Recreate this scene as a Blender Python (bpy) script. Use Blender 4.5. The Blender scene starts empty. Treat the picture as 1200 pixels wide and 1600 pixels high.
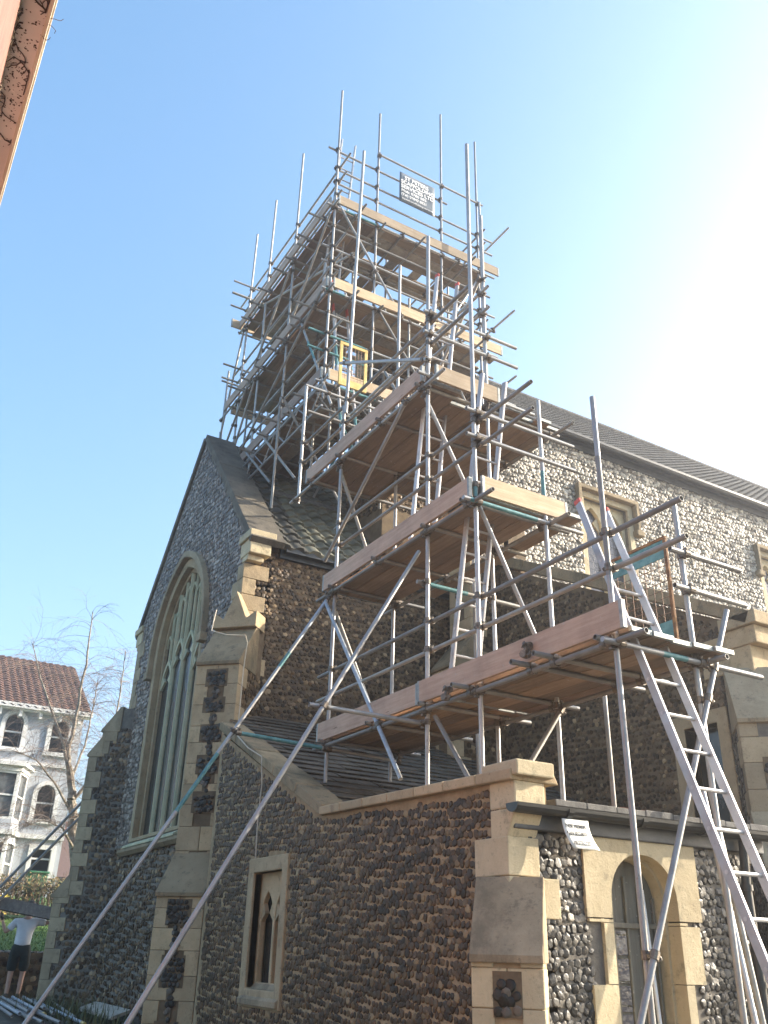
import bpy, bmesh, math, random
import numpy as np
from mathutils import Vector, Matrix
from mathutils.geometry import tessellate_polygon

random.seed(7)
RNG = np.random.default_rng(11)
S = bpy.context.scene
COL = S.collection
rad = math.radians

# ------------------------------------------------------------------ camera
cam_d = bpy.data.cameras.new("camera")
cam = bpy.data.objects.new("camera", cam_d)
COL.objects.link(cam)
S.camera = cam
S.render.resolution_x, S.render.resolution_y = 768, 1024
cam_d.sensor_fit = 'HORIZONTAL'
cam_d.sensor_width = 36.0
cam_d.lens = 36.0 * 1387.87 / 1200.0
cam_d.clip_start, cam_d.clip_end = 0.05, 2000
right = Vector((0.85765868, -0.51370202, 0.0230612))
up = Vector((-0.24574876, -0.37007412, 0.89590886))
fwd = Vector((0.45169584, 0.77405128, 0.44363892))
EYE = Vector((0, 0, 1.7))
cam.matrix_world = Matrix.Translation(EYE) @ Matrix((right, up, -fwd)).transposed().to_4x4()

# ------------------------------------------------------------------ world and sun
SUN_AZ, SUN_EL = rad(106), rad(22)          # azimuth from +Y towards +X
sun_dir = Vector((math.sin(SUN_AZ) * math.cos(SUN_EL), math.cos(SUN_AZ) * math.cos(SUN_EL), math.sin(SUN_EL)))
W = bpy.data.worlds.new("World")
S.world = W
W.use_nodes = True
wn, wl = W.node_tree.nodes, W.node_tree.links
bg = wn["Background"]
sky = wn.new("ShaderNodeTexSky")
sky.sky_type = 'NISHITA'
sky.sun_disc = False
sky.sun_elevation = SUN_EL
sky.sun_rotation = SUN_AZ
sky.air_density = 1.0
sky.dust_density = 2.2
sky.ozone_density = 1.6
# glow added low in the sky, centred off the sun's own direction, plus flat tint
geo = wn.new("ShaderNodeTexCoord")
dot = wn.new("ShaderNodeVectorMath"); dot.operation = 'DOT_PRODUCT'
wl.new(geo.outputs["Generated"], dot.inputs[0]); dot.inputs[1].default_value = (math.sin(rad(86)) * math.cos(rad(-4)), math.cos(rad(86)) * math.cos(rad(-4)), math.sin(rad(-4)))
mx = wn.new("ShaderNodeMath"); mx.operation = 'MAXIMUM'; wl.new(dot.outputs["Value"], mx.inputs[0]); mx.inputs[1].default_value = 0
pw = wn.new("ShaderNodeMath"); pw.operation = 'POWER'; wl.new(mx.outputs[0], pw.inputs[0]); pw.inputs[1].default_value = 6.0
gm = wn.new("ShaderNodeVectorMath"); gm.operation = 'SCALE'; gm.inputs[0].default_value = (4.6, 4.3, 3.9); wl.new(pw.outputs[0], gm.inputs["Scale"])
ad = wn.new("ShaderNodeVectorMath"); ad.operation = 'ADD'; wl.new(sky.outputs[0], ad.inputs[0]); wl.new(gm.outputs[0], ad.inputs[1])
sky_tint = wn.new("ShaderNodeVectorMath"); sky_tint.operation = 'ADD'; wl.new(ad.outputs[0], sky_tint.inputs[0]); sky_tint.inputs[1].default_value = (-.09, .15, .34)
wl.new(sky_tint.outputs[0], bg.inputs[0])
bg.inputs[1].default_value = 0.15
sl = bpy.data.lights.new("sun", 'SUN')
sl.energy = 5.0
sl.angle = rad(0.5)
sl.color = (1.0, 0.9, 0.74)
so = bpy.data.objects.new("sun", sl)
COL.objects.link(so)
so.location = (30, -8, 30)
so.rotation_euler = (-sun_dir).to_track_quat('-Z', 'Y').to_euler()
S.view_settings.view_transform = 'Standard'
S.view_settings.look = 'None'
S.view_settings.exposure = 1.45
S.view_settings.gamma = 1.0
S.view_settings.use_curve_mapping = False

# ------------------------------------------------------------------ materials
def new_mat(name):
    m = bpy.data.materials.new(name)
    m.use_nodes = True
    nt = m.node_tree
    return m, nt, nt.nodes["Principled BSDF"]

def ramp(nt, fac, stops):
    r = nt.nodes.new("ShaderNodeValToRGB")
    el = r.color_ramp.elements
    while len(el) < len(stops):
        el.new(0.5)
    for e, (p, c) in zip(el, stops):
        e.position = p
        e.color = (*c, 1) if len(c) == 3 else c
    nt.links.new(fac, r.inputs[0])
    return r.outputs[0]

def noise(nt, scale, detail=5, rough=0.6, coord=None, stretch=None):
    n = nt.nodes.new("ShaderNodeTexNoise")
    n.inputs["Scale"].default_value = scale
    n.inputs["Detail"].default_value = detail
    n.inputs["Roughness"].default_value = rough
    tc = nt.nodes.new("ShaderNodeTexCoord")
    src = tc.outputs["Object"]
    if stretch:
        mp = nt.nodes.new("ShaderNodeMapping")
        mp.inputs["Scale"].default_value = stretch
        nt.links.new(src, mp.inputs[0])
        src = mp.outputs[0]
    nt.links.new(src, n.inputs["Vector"])
    return n.outputs["Fac"]

def mix(nt, fac, a, b, mode='MIX'):
    m = nt.nodes.new("ShaderNodeMix")
    m.data_type = 'RGBA'
    m.blend_type = mode
    for sock, v in ((m.inputs[0], fac), (m.inputs[6], a), (m.inputs[7], b)):
        if hasattr(v, "is_linked"):
            nt.links.new(v, sock)
        elif isinstance(v, (int, float)):
            sock.default_value = v
        else:
            sock.default_value = (*v, 1)
    return m.outputs[2]

def bump(nt, bsdf, h, strength=0.4, dist=0.01):
    b = nt.nodes.new("ShaderNodeBump")
    b.inputs["Strength"].default_value = strength
    b.inputs["Distance"].default_value = dist
    nt.links.new(h, b.inputs["Height"])
    nt.links.new(b.outputs[0], bsdf.inputs["Normal"])

def simple(name, a, b, scale=6, rough=0.8, metal=0.0, bs=0.3, bd=0.01, stretch=None, detail=5, lo=0.35, hi=0.65, rand=0.0, fine=None):
    m, nt, p = new_mat(name)
    f = noise(nt, scale, detail, coord=None, stretch=stretch)
    c = ramp(nt, f, [(lo, a), (hi, b)])
    if rand:
        oi = nt.nodes.new("ShaderNodeObjectInfo")
        v = ramp(nt, oi.outputs["Random"], [(0, (1 - rand,) * 3), (1, (1 + rand,) * 3)])
        c = mix(nt, 1.0, c, v, 'MULTIPLY')
    nt.links.new(c, p.inputs["Base Color"])
    p.inputs["Roughness"].default_value = rough
    p.inputs["Metallic"].default_value = metal
    if bs:
        bump(nt, p, noise(nt, fine or scale * 5, 6, 0.65, stretch=stretch), bs, bd)
    return m

def flint_mat(name, stops, cortex, rough=0.4, cort_lo=0.58, spec=.5):
    m, nt, p = new_mat(name)
    g = nt.nodes.new("ShaderNodeNewGeometry")
    c = ramp(nt, g.outputs["Random Per Island"], stops)
    f = ramp(nt, noise(nt, 26, 4, 0.6), [(cort_lo, (0, 0, 0)), (cort_lo + 0.12, (1, 1, 1))])
    c = mix(nt, f, c, cortex)
    big = ramp(nt, noise(nt, 0.9, 3), [(0.3, (0.75,) * 3), (0.7, (1.2,) * 3)])
    c = mix(nt, 1.0, c, big, 'MULTIPLY')
    nt.links.new(c, p.inputs["Base Color"])
    p.inputs["Roughness"].default_value = rough
    p.inputs["Specular IOR Level"].default_value = spec
    bump(nt, p, noise(nt, 45, 4), 0.35, 0.01)
    return m

M = {}
M['flint_dark'] = flint_mat('flint_dark', [(0, (.030, .017, .008)), (.35, (.062, .036, .017)), (.65, (.105, .064, .031)), (.9, (.18, .113, .058)), (1, (.38, .27, .15))], (.26, .19, .12), .5, .62, .3)
M['flint_black'] = flint_mat('flint_black', [(0, (.012, .010, .008)), (.5, (.03, .024, .018)), (.9, (.06, .048, .036)), (1, (.16, .13, .1))], (.12, .09, .06), .4, .66, .35)
M['flint_brown'] = flint_mat('flint_brown', [(0, (.032, .016, .006)), (.4, (.066, .035, .0135)), (.75, (.115, .063, .026)), (.93, (.18, .11, .048)), (1, (.36, .25, .13))], (.22, .17, .115), .5, .62, .3)
M['flint_blue'] = flint_mat('flint_blue', [(0, (.068, .051, .039)), (.35, (.14, .109, .085)), (.7, (.225, .178, .142)), (1, (.42, .35, .29))], (.34, .31, .27), .42, .6, .35)
M['flint_pale'] = flint_mat('flint_pale', [(0, (.16, .14, .115)), (.3, (.31, .275, .225)), (.6, (.45, .40, .33)), (1, (.66, .59, .48))], (.56, .5, .4), .5, .6, .3)
M['flint_mix'] = flint_mat('flint_mix', [(0, (.02, .018, .016)), (.4, (.042, .038, .034)), (.7, (.08, .072, .062)), (.92, (.16, .14, .115)), (1, (.3, .265, .21))], (.33, .28, .21), .45, .62, .4)
M['mortar_tan'] = simple('mortar_tan', (.27, .19, .105), (.40, .295, .175), 9, .95, bs=.5, fine=60)
M['mortar_brown'] = simple('mortar_brown', (.11, .075, .042), (.19, .135, .08), 5, .95, bs=.5, fine=60)
M['mortar_grey'] = simple('mortar_grey', (.115, .10, .085), (.21, .185, .15), 7, .95, bs=.5, fine=60)

def stone_mat(name, a, b, dirt, dirt_lo=.56):
    m, nt, p = new_mat(name)
    c = ramp(nt, noise(nt, 2.6, 7, .65), [(.32, a), (.68, b)])
    d = ramp(nt, noise(nt, 1.3, 8, .7, stretch=(1, 1, .45)), [(dirt_lo, (0, 0, 0)), (dirt_lo + .17, (.85,) * 3)])
    c = mix(nt, d, c, dirt)
    g = nt.nodes.new("ShaderNodeNewGeometry")
    v = ramp(nt, g.outputs["Random Per Island"], [(0, (.8, .8, .8)), (1, (1.15, 1.15, 1.12))])
    c = mix(nt, 1.0, c, v, 'MULTIPLY')
    li = ramp(nt, noise(nt, 5.5, 6, .75), [(.56, (0, 0, 0)), (.66, (.55,) * 3)])
    c = mix(nt, li, c, tuple(.75 * q for q in dirt))
    sp = ramp(nt, noise(nt, 30, 4), [(.6, (0, 0, 0)), (.7, (.6,) * 3)])
    c = mix(nt, sp, c, dirt)
    nt.links.new(c, p.inputs["Base Color"])
    p.inputs["Roughness"].default_value = .9
    bump(nt, p, noise(nt, 14, 9, .75), .6, .02)
    return m
M['stone'] = stone_mat('stone', (.39, .285, .165), (.53, .405, .25), (.21, .16, .10))
M['stone_pale'] = stone_mat('stone_pale', (.47, .38, .24), (.6, .5, .33), (.28, .24, .16), .62)
M['stone_grey'] = stone_mat('stone_grey', (.27, .195, .11), (.37, .28, .17), (.10, .085, .05), .5)
M['stone_cool'] = stone_mat('stone_cool', (.33, .25, .155), (.44, .345, .225), (.16, .125, .08), .52)
M['stone_dark'] = stone_mat('stone_dark', (.10, .085, .066), (.17, .145, .112), (.045, .04, .033), .5)
M['stone_green'] = stone_mat('stone_green', (.40, .385, .25), (.54, .49, .335), (.22, .29, .2), .5)
M['tile_green'] = simple('tile_green', (.07, .074, .055), (.20, .19, .14), 2.2, .85, bs=.5, fine=30)
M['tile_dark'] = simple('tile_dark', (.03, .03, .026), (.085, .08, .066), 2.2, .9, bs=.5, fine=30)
M['tile_roof'] = simple('tile_roof', (.045, .044, .042), (.11, .105, .096), 5, .85, bs=.7, fine=22, bd=.03)
M['tile_red'] = simple('tile_red', (.17, .072, .045), (.28, .13, .085), 4, .85)
M['slate'] = simple('slate', (.075, .062, .05), (.16, .135, .105), 3, .62, bs=.4, fine=30)
M['lead'] = simple('lead', (.09, .085, .08), (.17, .16, .145), 9, .85, bs=.5, fine=60)
M['black_iron'] = simple('black_iron', (.016, .017, .018), (.035, .036, .036), 5, .4, bs=.1)
M['fascia'] = simple('fascia', (.035, .037, .04), (.07, .072, .074), 4, .55)
M['glass_dark'] = simple('glass_dark', (.012, .014, .016), (.03, .033, .036), 3, .12, bs=.15, fine=9)
def leaded(name, c1, c2, rough, rot):
    m, nt, p = new_mat(name)
    br = nt.nodes.new("ShaderNodeTexBrick")
    br.inputs["Scale"].default_value = 1; br.inputs["Brick Width"].default_value = .13; br.inputs["Row Height"].default_value = .17; br.offset = 0
    br.inputs["Color1"].default_value = (*c1, 1); br.inputs["Color2"].default_value = (*c2, 1); br.inputs["Mortar"].default_value = (.02, .02, .02, 1)
    br.inputs["Mortar Size"].default_value = .008
    tc = nt.nodes.new("ShaderNodeTexCoord"); mp = nt.nodes.new("ShaderNodeMapping"); mp.inputs["Rotation"].default_value = rot
    nt.links.new(tc.outputs["Object"], mp.inputs[0]); nt.links.new(mp.outputs[0], br.inputs["Vector"])
    nt.links.new(br.outputs["Color"], p.inputs["Base Color"]); p.inputs["Roughness"].default_value = rough
    bump(nt, p, noise(nt, 11, 3), .6, .02)
    M[name] = m
leaded('leaded', (.06, .06, .075), (.12, .115, .13), .12, (rad(90), 0, 0))
leaded('leaded_dark', (.008, .010, .010), (.035, .038, .036), .2, (0, rad(90), 0))
M['void'] = simple('void', (.008, .008, .008), (.014, .013, .012), 3, .9, bs=0)

def tube_mat(name, a, b, metal=.75, rough=.38):
    m, nt, p = new_mat(name)
    c = ramp(nt, noise(nt, 5, 6, .7), [(.3, a), (.7, b)])
    oi = nt.nodes.new("ShaderNodeObjectInfo")
    v = ramp(nt, oi.outputs["Random"], [(0, (.72, .72, .74)), (1, (1.15, 1.13, 1.1))])
    c = mix(nt, 1.0, c, v, 'MULTIPLY')
    st = ramp(nt, noise(nt, 17, 5, .7), [(.63, (0, 0, 0)), (.74, (.7,) * 3)])
    c = mix(nt, st, c, (.2, .15, .11))
    nt.links.new(c, p.inputs["Base Color"])
    p.inputs["Metallic"].default_value = metal
    rr = ramp(nt, noise(nt, 9, 4), [(.3, (rough - .08,) * 3), (.7, (rough + .2,) * 3)])
    nt.links.new(rr, p.inputs["Roughness"])
    bump(nt, p, noise(nt, 60, 3), .12, .004)
    return m
M['galv'] = tube_mat('galvanised_tube', (.30, .30, .295), (.45, .445, .435), .45, .42)
M['steel_dull'] = tube_mat('dull_tube', (.225, .215, .20), (.34, .33, .305), .35, .5)
M['alu'] = tube_mat('ladder_aluminium', (.40, .395, .40), (.54, .53, .53), .45, .42)
M['coupler'] = simple('coupler_steel', (.10, .085, .07), (.24, .2, .16), 30, .5, metal=.6, bs=.2)
M['teal'] = simple('teal_paint', (.05, .17, .185), (.13, .29, .30), 12, .55, bs=.15)
M['blue_grey'] = simple('blue_grey_paint', (.28, .32, .37), (.42, .46, .5), 12, .5, metal=.3, bs=.15)
M['red_paint'] = simple('red_paint', (.5, .06, .04), (.62, .12, .08), 12, .5, bs=.1)
M['yellow'] = simple('yellow_paint', (.5, .35, .10), (.62, .46, .17), 9, .55, bs=.15)
M['rust'] = simple('rusty_frame', (.13, .06, .03), (.32, .17, .07), 14, .85, bs=.4)
M['mesh_wire'] = simple('mesh_wire', (.2, .12, .08), (.34, .22, .15), 20, .7, metal=.3, bs=0)

def wood_mat(name, a, b, c3, stretch):
    m, nt, p = new_mat(name)
    c = ramp(nt, noise(nt, 3.0, 8, .7, stretch=stretch), [(.3, a), (.52, b), (.75, c3)])
    oi = nt.nodes.new("ShaderNodeObjectInfo")
    v = ramp(nt, oi.outputs["Random"], [(0, (.66, .67, .7)), (.5, (.95, .95, .95)), (1, (1.2, 1.16, 1.1))])
    c = mix(nt, 1.0, c, v, 'MULTIPLY')
    wz = ramp(nt, noise(nt, 1.7, 5, .7), [(.4, (1, 1, 1)), (.75, (.7, .69, .68))])
    c = mix(nt, 1.0, c, wz, 'MULTIPLY')
    kn = ramp(nt, noise(nt, 7, 2, stretch=tuple(.25 + .3 * s for s in stretch)), [(.7, (0, 0, 0)), (.76, (.75,) * 3)])
    c = mix(nt, kn, c, (.13, .075, .045))
    sp = ramp(nt, noise(nt, 24, 3), [(.66, (0, 0, 0)), (.72, (.6,) * 3)])
    c = mix(nt, sp, c, (.46, .42, .37))
    nt.links.new(c, p.inputs["Base Color"])
    p.inputs["Roughness"].default_value = .8
    bump(nt, p, noise(nt, 9, 6, .7, stretch=stretch), .3, .006)
    return m
M['board_y'] = wood_mat('board_along_wall', (.38, .265, .195), (.48, .35, .265), (.57, .44, .345), (6, .5, 8))
M['board_x'] = wood_mat('board_across', (.40, .30, .19), (.51, .39, .26), (.6, .48, .34), (.5, 6, 8))
M['deck_y'] = wood_mat('deck_along_wall', (.22, .155, .105), (.32, .23, .16), (.41, .30, .21), (7, .5, 8))
M['deck_x'] = wood_mat('deck_across', (.24, .175, .12), (.33, .25, .175), (.42, .325, .235), (.5, 7, 8))
M['old_wood'] = wood_mat('old_wood', (.10, .085, .07), (.2, .175, .145), (.3, .26, .22), (5, 5, .6))
M['door_wood'] = wood_mat('door_wood', (.13, .115, .09), (.2, .18, .14), (.27, .25, .2), (8, 8, .5))

# ------------------------------------------------------------------ mesh helpers
def link(o, parent=None, root=None):
    COL.objects.link(o)
    if parent is not None:
        o.parent = parent
        if parent.type == 'EMPTY':
            o.location = -parent.location
    return o

class MB:
    """collects faces and builds them as one mesh object in world coordinates"""
    def __init__(s):
        s.v, s.f, s.m = [], [], []
    def add(s, verts, faces, mi=0):
        b = len(s.v)
        s.v += [tuple(x) for x in verts]
        s.f += [tuple(i + b for i in f) for f in faces]
        s.m += [mi] * len(faces)
        return s
    def box(s, lo, hi, mi=0, fr=None):
        (a, b, c), (d, e, f) = lo, hi
        vs = [(a, b, c), (d, b, c), (d, e, c), (a, e, c), (a, b, f), (d, b, f), (d, e, f), (a, e, f)]
        if fr:
            vs = [fr(*q) for q in vs]
        return s.add(vs, [(0, 3, 2, 1), (4, 5, 6, 7), (0, 1, 5, 4), (1, 2, 6, 5), (2, 3, 7, 6), (3, 0, 4, 7)], mi)
    def prism(s, poly, fr, d0, d1, mi=0, caps=True, holes=()):
        """poly in (u,v), extruded along n from d0 to d1 through frame fr(u,v,n)"""
        loops = [list(poly)] + [list(h) for h in holes]
        flat = [q for l in loops for q in l]
        n = len(flat)
        vs = [fr(u, v, d0) for u, v in flat] + [fr(u, v, d1) for u, v in flat]
        fs = []
        k = 0
        for l in loops:
            m = len(l)
            for i in range(m):
                j = (i + 1) % m
                fs.append((k + i, k + j, n + k + j, n + k + i))
            k += m
        if caps:
            if not holes and convex(poly):
                fs.append(tuple(range(n)))
                fs.append(tuple(range(2 * n - 1, n - 1, -1)))
            else:
                tr = tessellate_polygon([[Vector((u, v, 0)) for u, v in l] for l in loops])
                for t in tr:
                    fs.append(tuple(t))
                    fs.append(tuple(n + i for i in reversed(t)))
        return s.add(vs, fs, mi)
    def tube(s, p, q, r=.02415, seg=10, mi=0, r2=None, hollow=False, mend=None):
        p, q = Vector(p), Vector(q)
        d = (q - p).normalized()
        a = d.orthogonal().normalized()
        b = d.cross(a)
        r2 = r if r2 is None else r2
        rings = [(p, r), (q, r2)]
        if hollow:
            rings = [(p + d * .05, r * .8), (p, r * .84), (p, r), (q, r2), (q, r2 * .84), (q - d * .05, r2 * .8)]
        vs = []
        for c, rr in rings:
            for i in range(seg):
                t = 2 * math.pi * i / seg
                vs.append(c + a * (rr * math.cos(t)) + b * (rr * math.sin(t)))
        fs = []
        for k in range(len(rings) - 1):
            for i in range(seg):
                j = (i + 1) % seg
                fs.append((k * seg + i, k * seg + j, (k + 1) * seg + j, (k + 1) * seg + i))
        fs.append(tuple(range(seg - 1, -1, -1)))
        fs.append(tuple(range((len(rings) - 1) * seg, len(rings) * seg)))
        return s.add(vs, fs, mi)
    def path(s, pts, r, seg=6, mi=0):
        for a, b in zip(pts[:-1], pts[1:]):
            s.tube(a, b, r, seg, mi)
        return s
    def build(s, name, mats, parent=None, smooth=False, bevel=0, recalc=True):
        me = bpy.data.meshes.new(name)
        me.from_pydata([tuple(v) for v in s.v], [], s.f)
        if not isinstance(mats, (list, tuple)):
            mats = [mats]
        for m in mats:
            me.materials.append(M[m] if isinstance(m, str) else m)
        me.polygons.foreach_set("material_index", s.m)
        if recalc:
            bm = bmesh.new()
            bm.from_mesh(me)
            bmesh.ops.recalc_face_normals(bm, faces=bm.faces)
            bm.to_mesh(me)
            bm.free()
        me.update()
        if smooth:
            me.polygons.foreach_set("use_smooth", [True] * len(me.polygons))
            try:
                me.set_sharp_from_angle(angle=rad(40))
            except Exception:
                pass
        o = bpy.data.objects.new(name, me)
        if bevel:
            bv = o.modifiers.new("bevel", 'BEVEL')
            bv.width = bevel
            bv.segments = 2
            bv.limit_method = 'ANGLE'
            bv.angle_limit = rad(50)
        return link(o, parent)

def convex(poly):
    sgn = 0
    n = len(poly)
    for i in range(n):
        (ax, ay), (bx, by), (cx, cy) = poly[i], poly[(i + 1) % n], poly[(i + 2) % n]
        c = (bx - ax) * (cy - by) - (by - ay) * (cx - bx)
        if abs(c) > 1e-9:
            if sgn and (c > 0) != (sgn > 0):
                return False
            sgn = c
    return True

def east(x):        # plane facing -X; u = y, v = z, n outward
    return lambda u, v, n: (x - n, u, v)
def south(y):       # plane facing -Y; u = x, v = z
    return lambda u, v, n: (u, y - n, v)
def diag(c, d, t):  # vertical frame at corner c: u along t, v up, n along d
    return lambda u, v, n: (c[0] + t[0] * u + d[0] * n, c[1] + t[1] * u + d[1] * n, v)

def thing(name, label, cat, loc, group=None, kind=None):
    o = bpy.data.objects.new(name, None)
    o.empty_display_size = .3
    o.location = loc
    COL.objects.link(o)
    return tag(o, label, cat, group, kind)
def tag(o, label=None, cat=None, group=None, kind=None):
    if label: o['label'] = label
    if cat: o['category'] = cat
    if group: o['group'] = group
    if kind: o['kind'] = kind
    return o

# icospheres for flint stones
def ico(sub):
    bm = bmesh.new()
    bmesh.ops.create_icosphere(bm, subdivisions=sub, radius=1)
    v = np.array([x.co for x in bm.verts])
    f = np.array([[y.index for y in x.verts] for x in bm.faces])
    bm.free()
    return v, f
ICO = {0: ico(1), 1: ico(2)}

def in_poly(pu, pv, poly):
    r = np.zeros(len(pu), bool)
    n = len(poly)
    for i in range(n):
        x1, y1 = poly[i]
        x2, y2 = poly[(i + 1) % n]
        if y1 == y2:
            continue
        c = ((y1 > pv) != (y2 > pv)) & (pu < (x2 - x1) * (pv - y1) / (y2 - y1) + x1)
        r ^= c
    return r

def stones(poly, fr, w=.085, h=.08, depth=.035, lod=0, holes=(), fill=.52, jit=.16, sink=.05, flat=.5, tilt_=.35):
    """arrays of flint stones packed in rough courses over the region poly minus holes, standing proud of the frame"""
    us = [p[0] for p in poly]; vs_ = [p[1] for p in poly]
    nu = int((max(us) - min(us)) / w) + 2
    nv = int((max(vs_) - min(vs_)) / h) + 2
    jj, ii = np.mgrid[0:nv, 0:nu]
    k = jj.size
    wav = .25 * h * np.sin(ii * .55 + jj * 1.7)
    u = min(us) + (ii + .5 * (jj % 2)) * w + RNG.uniform(-jit, jit, jj.shape) * w
    v = min(vs_) + jj * h + wav + RNG.uniform(-jit, jit, jj.shape) * h
    u, v = u.ravel(), v.ravel()
    mk = in_poly(u, v, poly)
    for hl in holes:
        mk &= ~in_poly(u, v, hl)
    u, v = u[mk], v[mk]
    n = len(u)
    iv, ifc = ICO[lod]
    sz = RNG.uniform(.72, 1.12, n)
    su = w * fill * sz * RNG.uniform(.85, 1.15, n)
    sv = h * fill * sz * RNG.uniform(.85, 1.18, n)
    sn = depth * RNG.uniform(.6, 1.25, n)
    V = iv[None, :, :] * (1 + RNG.uniform(-.17, .17, (n, len(iv), 1)))
    V[:, :, :2] = np.sign(V[:, :, :2]) * np.abs(V[:, :, :2]) ** .8
    th = RNG.uniform(-.6, .6, n)
    lu = V[:, :, 0] * su[:, None]; lv = V[:, :, 1] * sv[:, None]; ln = V[:, :, 2] * sn[:, None]
    c, s_ = np.cos(th)[:, None], np.sin(th)[:, None]
    pu = u[:, None] + lu * c - lv * s_
    pv = v[:, None] + lu * s_ + lv * c
    tilt = RNG.uniform(-tilt_, tilt_, (n, 1)); tilt2 = RNG.uniform(-tilt_, tilt_, (n, 1))
    ln = np.where(V[:, :, 2] > flat, flat + (V[:, :, 2] - flat) * .25, V[:, :, 2]) * sn[:, None]
    pn = ln + (tilt * lu + tilt2 * lv) * .6 + depth * sink
    o = np.array(fr(0., 0., 0.)); U = np.array(fr(1., 0., 0.)) - o; Vv = np.array(fr(0., 1., 0.)) - o; N = np.array(fr(0., 0., 1.)) - o
    P = o + pu[..., None] * U + pv[..., None] * Vv + pn[..., None] * N
    F = ifc[None] + (np.arange(n) * len(iv))[:, None, None]
    return P.reshape(-1, 3), F.reshape(-1, 3)

def flint_wall(name, parent, base, sets, mats, smooth_stones=False):
    """one wall mesh: base MB (mortar, material 0) plus stone arrays with material index"""
    nb, vb = len(base.f), len(base.v)
    V = [np.array([tuple(v) for v in base.v], float).reshape(-1, 3)]
    faces_b = base.f
    off = vb
    F, mi = [], []
    for (P, Q), m in sets:
        V.append(P); F.append(Q + off); off += len(P); mi.append(np.full(len(Q), m))
    V = np.concatenate(V)
    F = np.concatenate(F) if F else np.zeros((0, 3), int)
    mi = np.concatenate(mi) if mi else np.zeros(0, int)
    ls = np.concatenate([np.array([len(f) for f in faces_b], int), np.full(len(F), 3)])
    li = np.concatenate([np.array([i for f in faces_b for i in f], int), F.ravel()])
    me = bpy.data.meshes.new(name)
    me.vertices.add(len(V)); me.vertices.foreach_set("co", V.ravel())
    me.loops.add(len(li)); me.loops.foreach_set("vertex_index", li)
    me.polygons.add(len(ls))
    me.polygons.foreach_set("loop_start", np.concatenate([[0], np.cumsum(ls)[:-1]]))
    for m in mats:
        me.materials.append(M[m])
    me.polygons.foreach_set("material_index", np.concatenate([np.array(base.m, int), mi]))
    if smooth_stones:
        me.polygons.foreach_set("use_smooth", np.concatenate([np.zeros(nb, bool), np.ones(len(F), bool)]))
    else:
        me.polygons.foreach_set("use_smooth", np.zeros(len(ls), bool))
    me.update(calc_edges=True)
    me.validate()
    o = bpy.data.objects.new(name, me)
    return link(o, parent)

def arch(a, spring, rise, cu, base, n=10):
    """closed outline of a pointed arch opening of half width a"""
    R = (a * a + rise * rise) / (2 * a)
    pts = [(cu - a, base), (cu - a, spring)]
    t1 = math.atan2(rise, R - a)
    for i in range(1, n + 1):
        t = t1 * i / n
        pts.append((cu - a + R - R * math.cos(t), spring + R * math.sin(t)))
    m = [(2 * cu - x, y) for x, y in reversed(pts[:-1])]
    return pts + m

def quoins(name, parent, corner, d1, d2, z0, z1, mat='stone', h=.29, long=.42, short=.24, proud=.026, bevel=.008, flip=0):
    mb = MB()
    z, k = z0, flip
    while z < z1 - .05:
        hh = min(h * random.uniform(.82, 1.18), z1 - z)
        a, b = (long, short) if k % 2 else (short, long)
        a *= random.uniform(.88, 1.12); b *= random.uniform(.88, 1.12)
        fr = lambda u, v, n: (corner[0] + d1[0] * u + d2[0] * n, corner[1] + d1[1] * u + d2[1] * n, v)
        pr = proud + random.uniform(-.004, .004)
        mb.box((-pr, z, -pr), (a, z + hh - .006, b), 0, fr)
        z += hh; k += 1
    return mb.build(name, mat, parent, bevel=bevel)

R2 = math.sqrt(.5)

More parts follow.
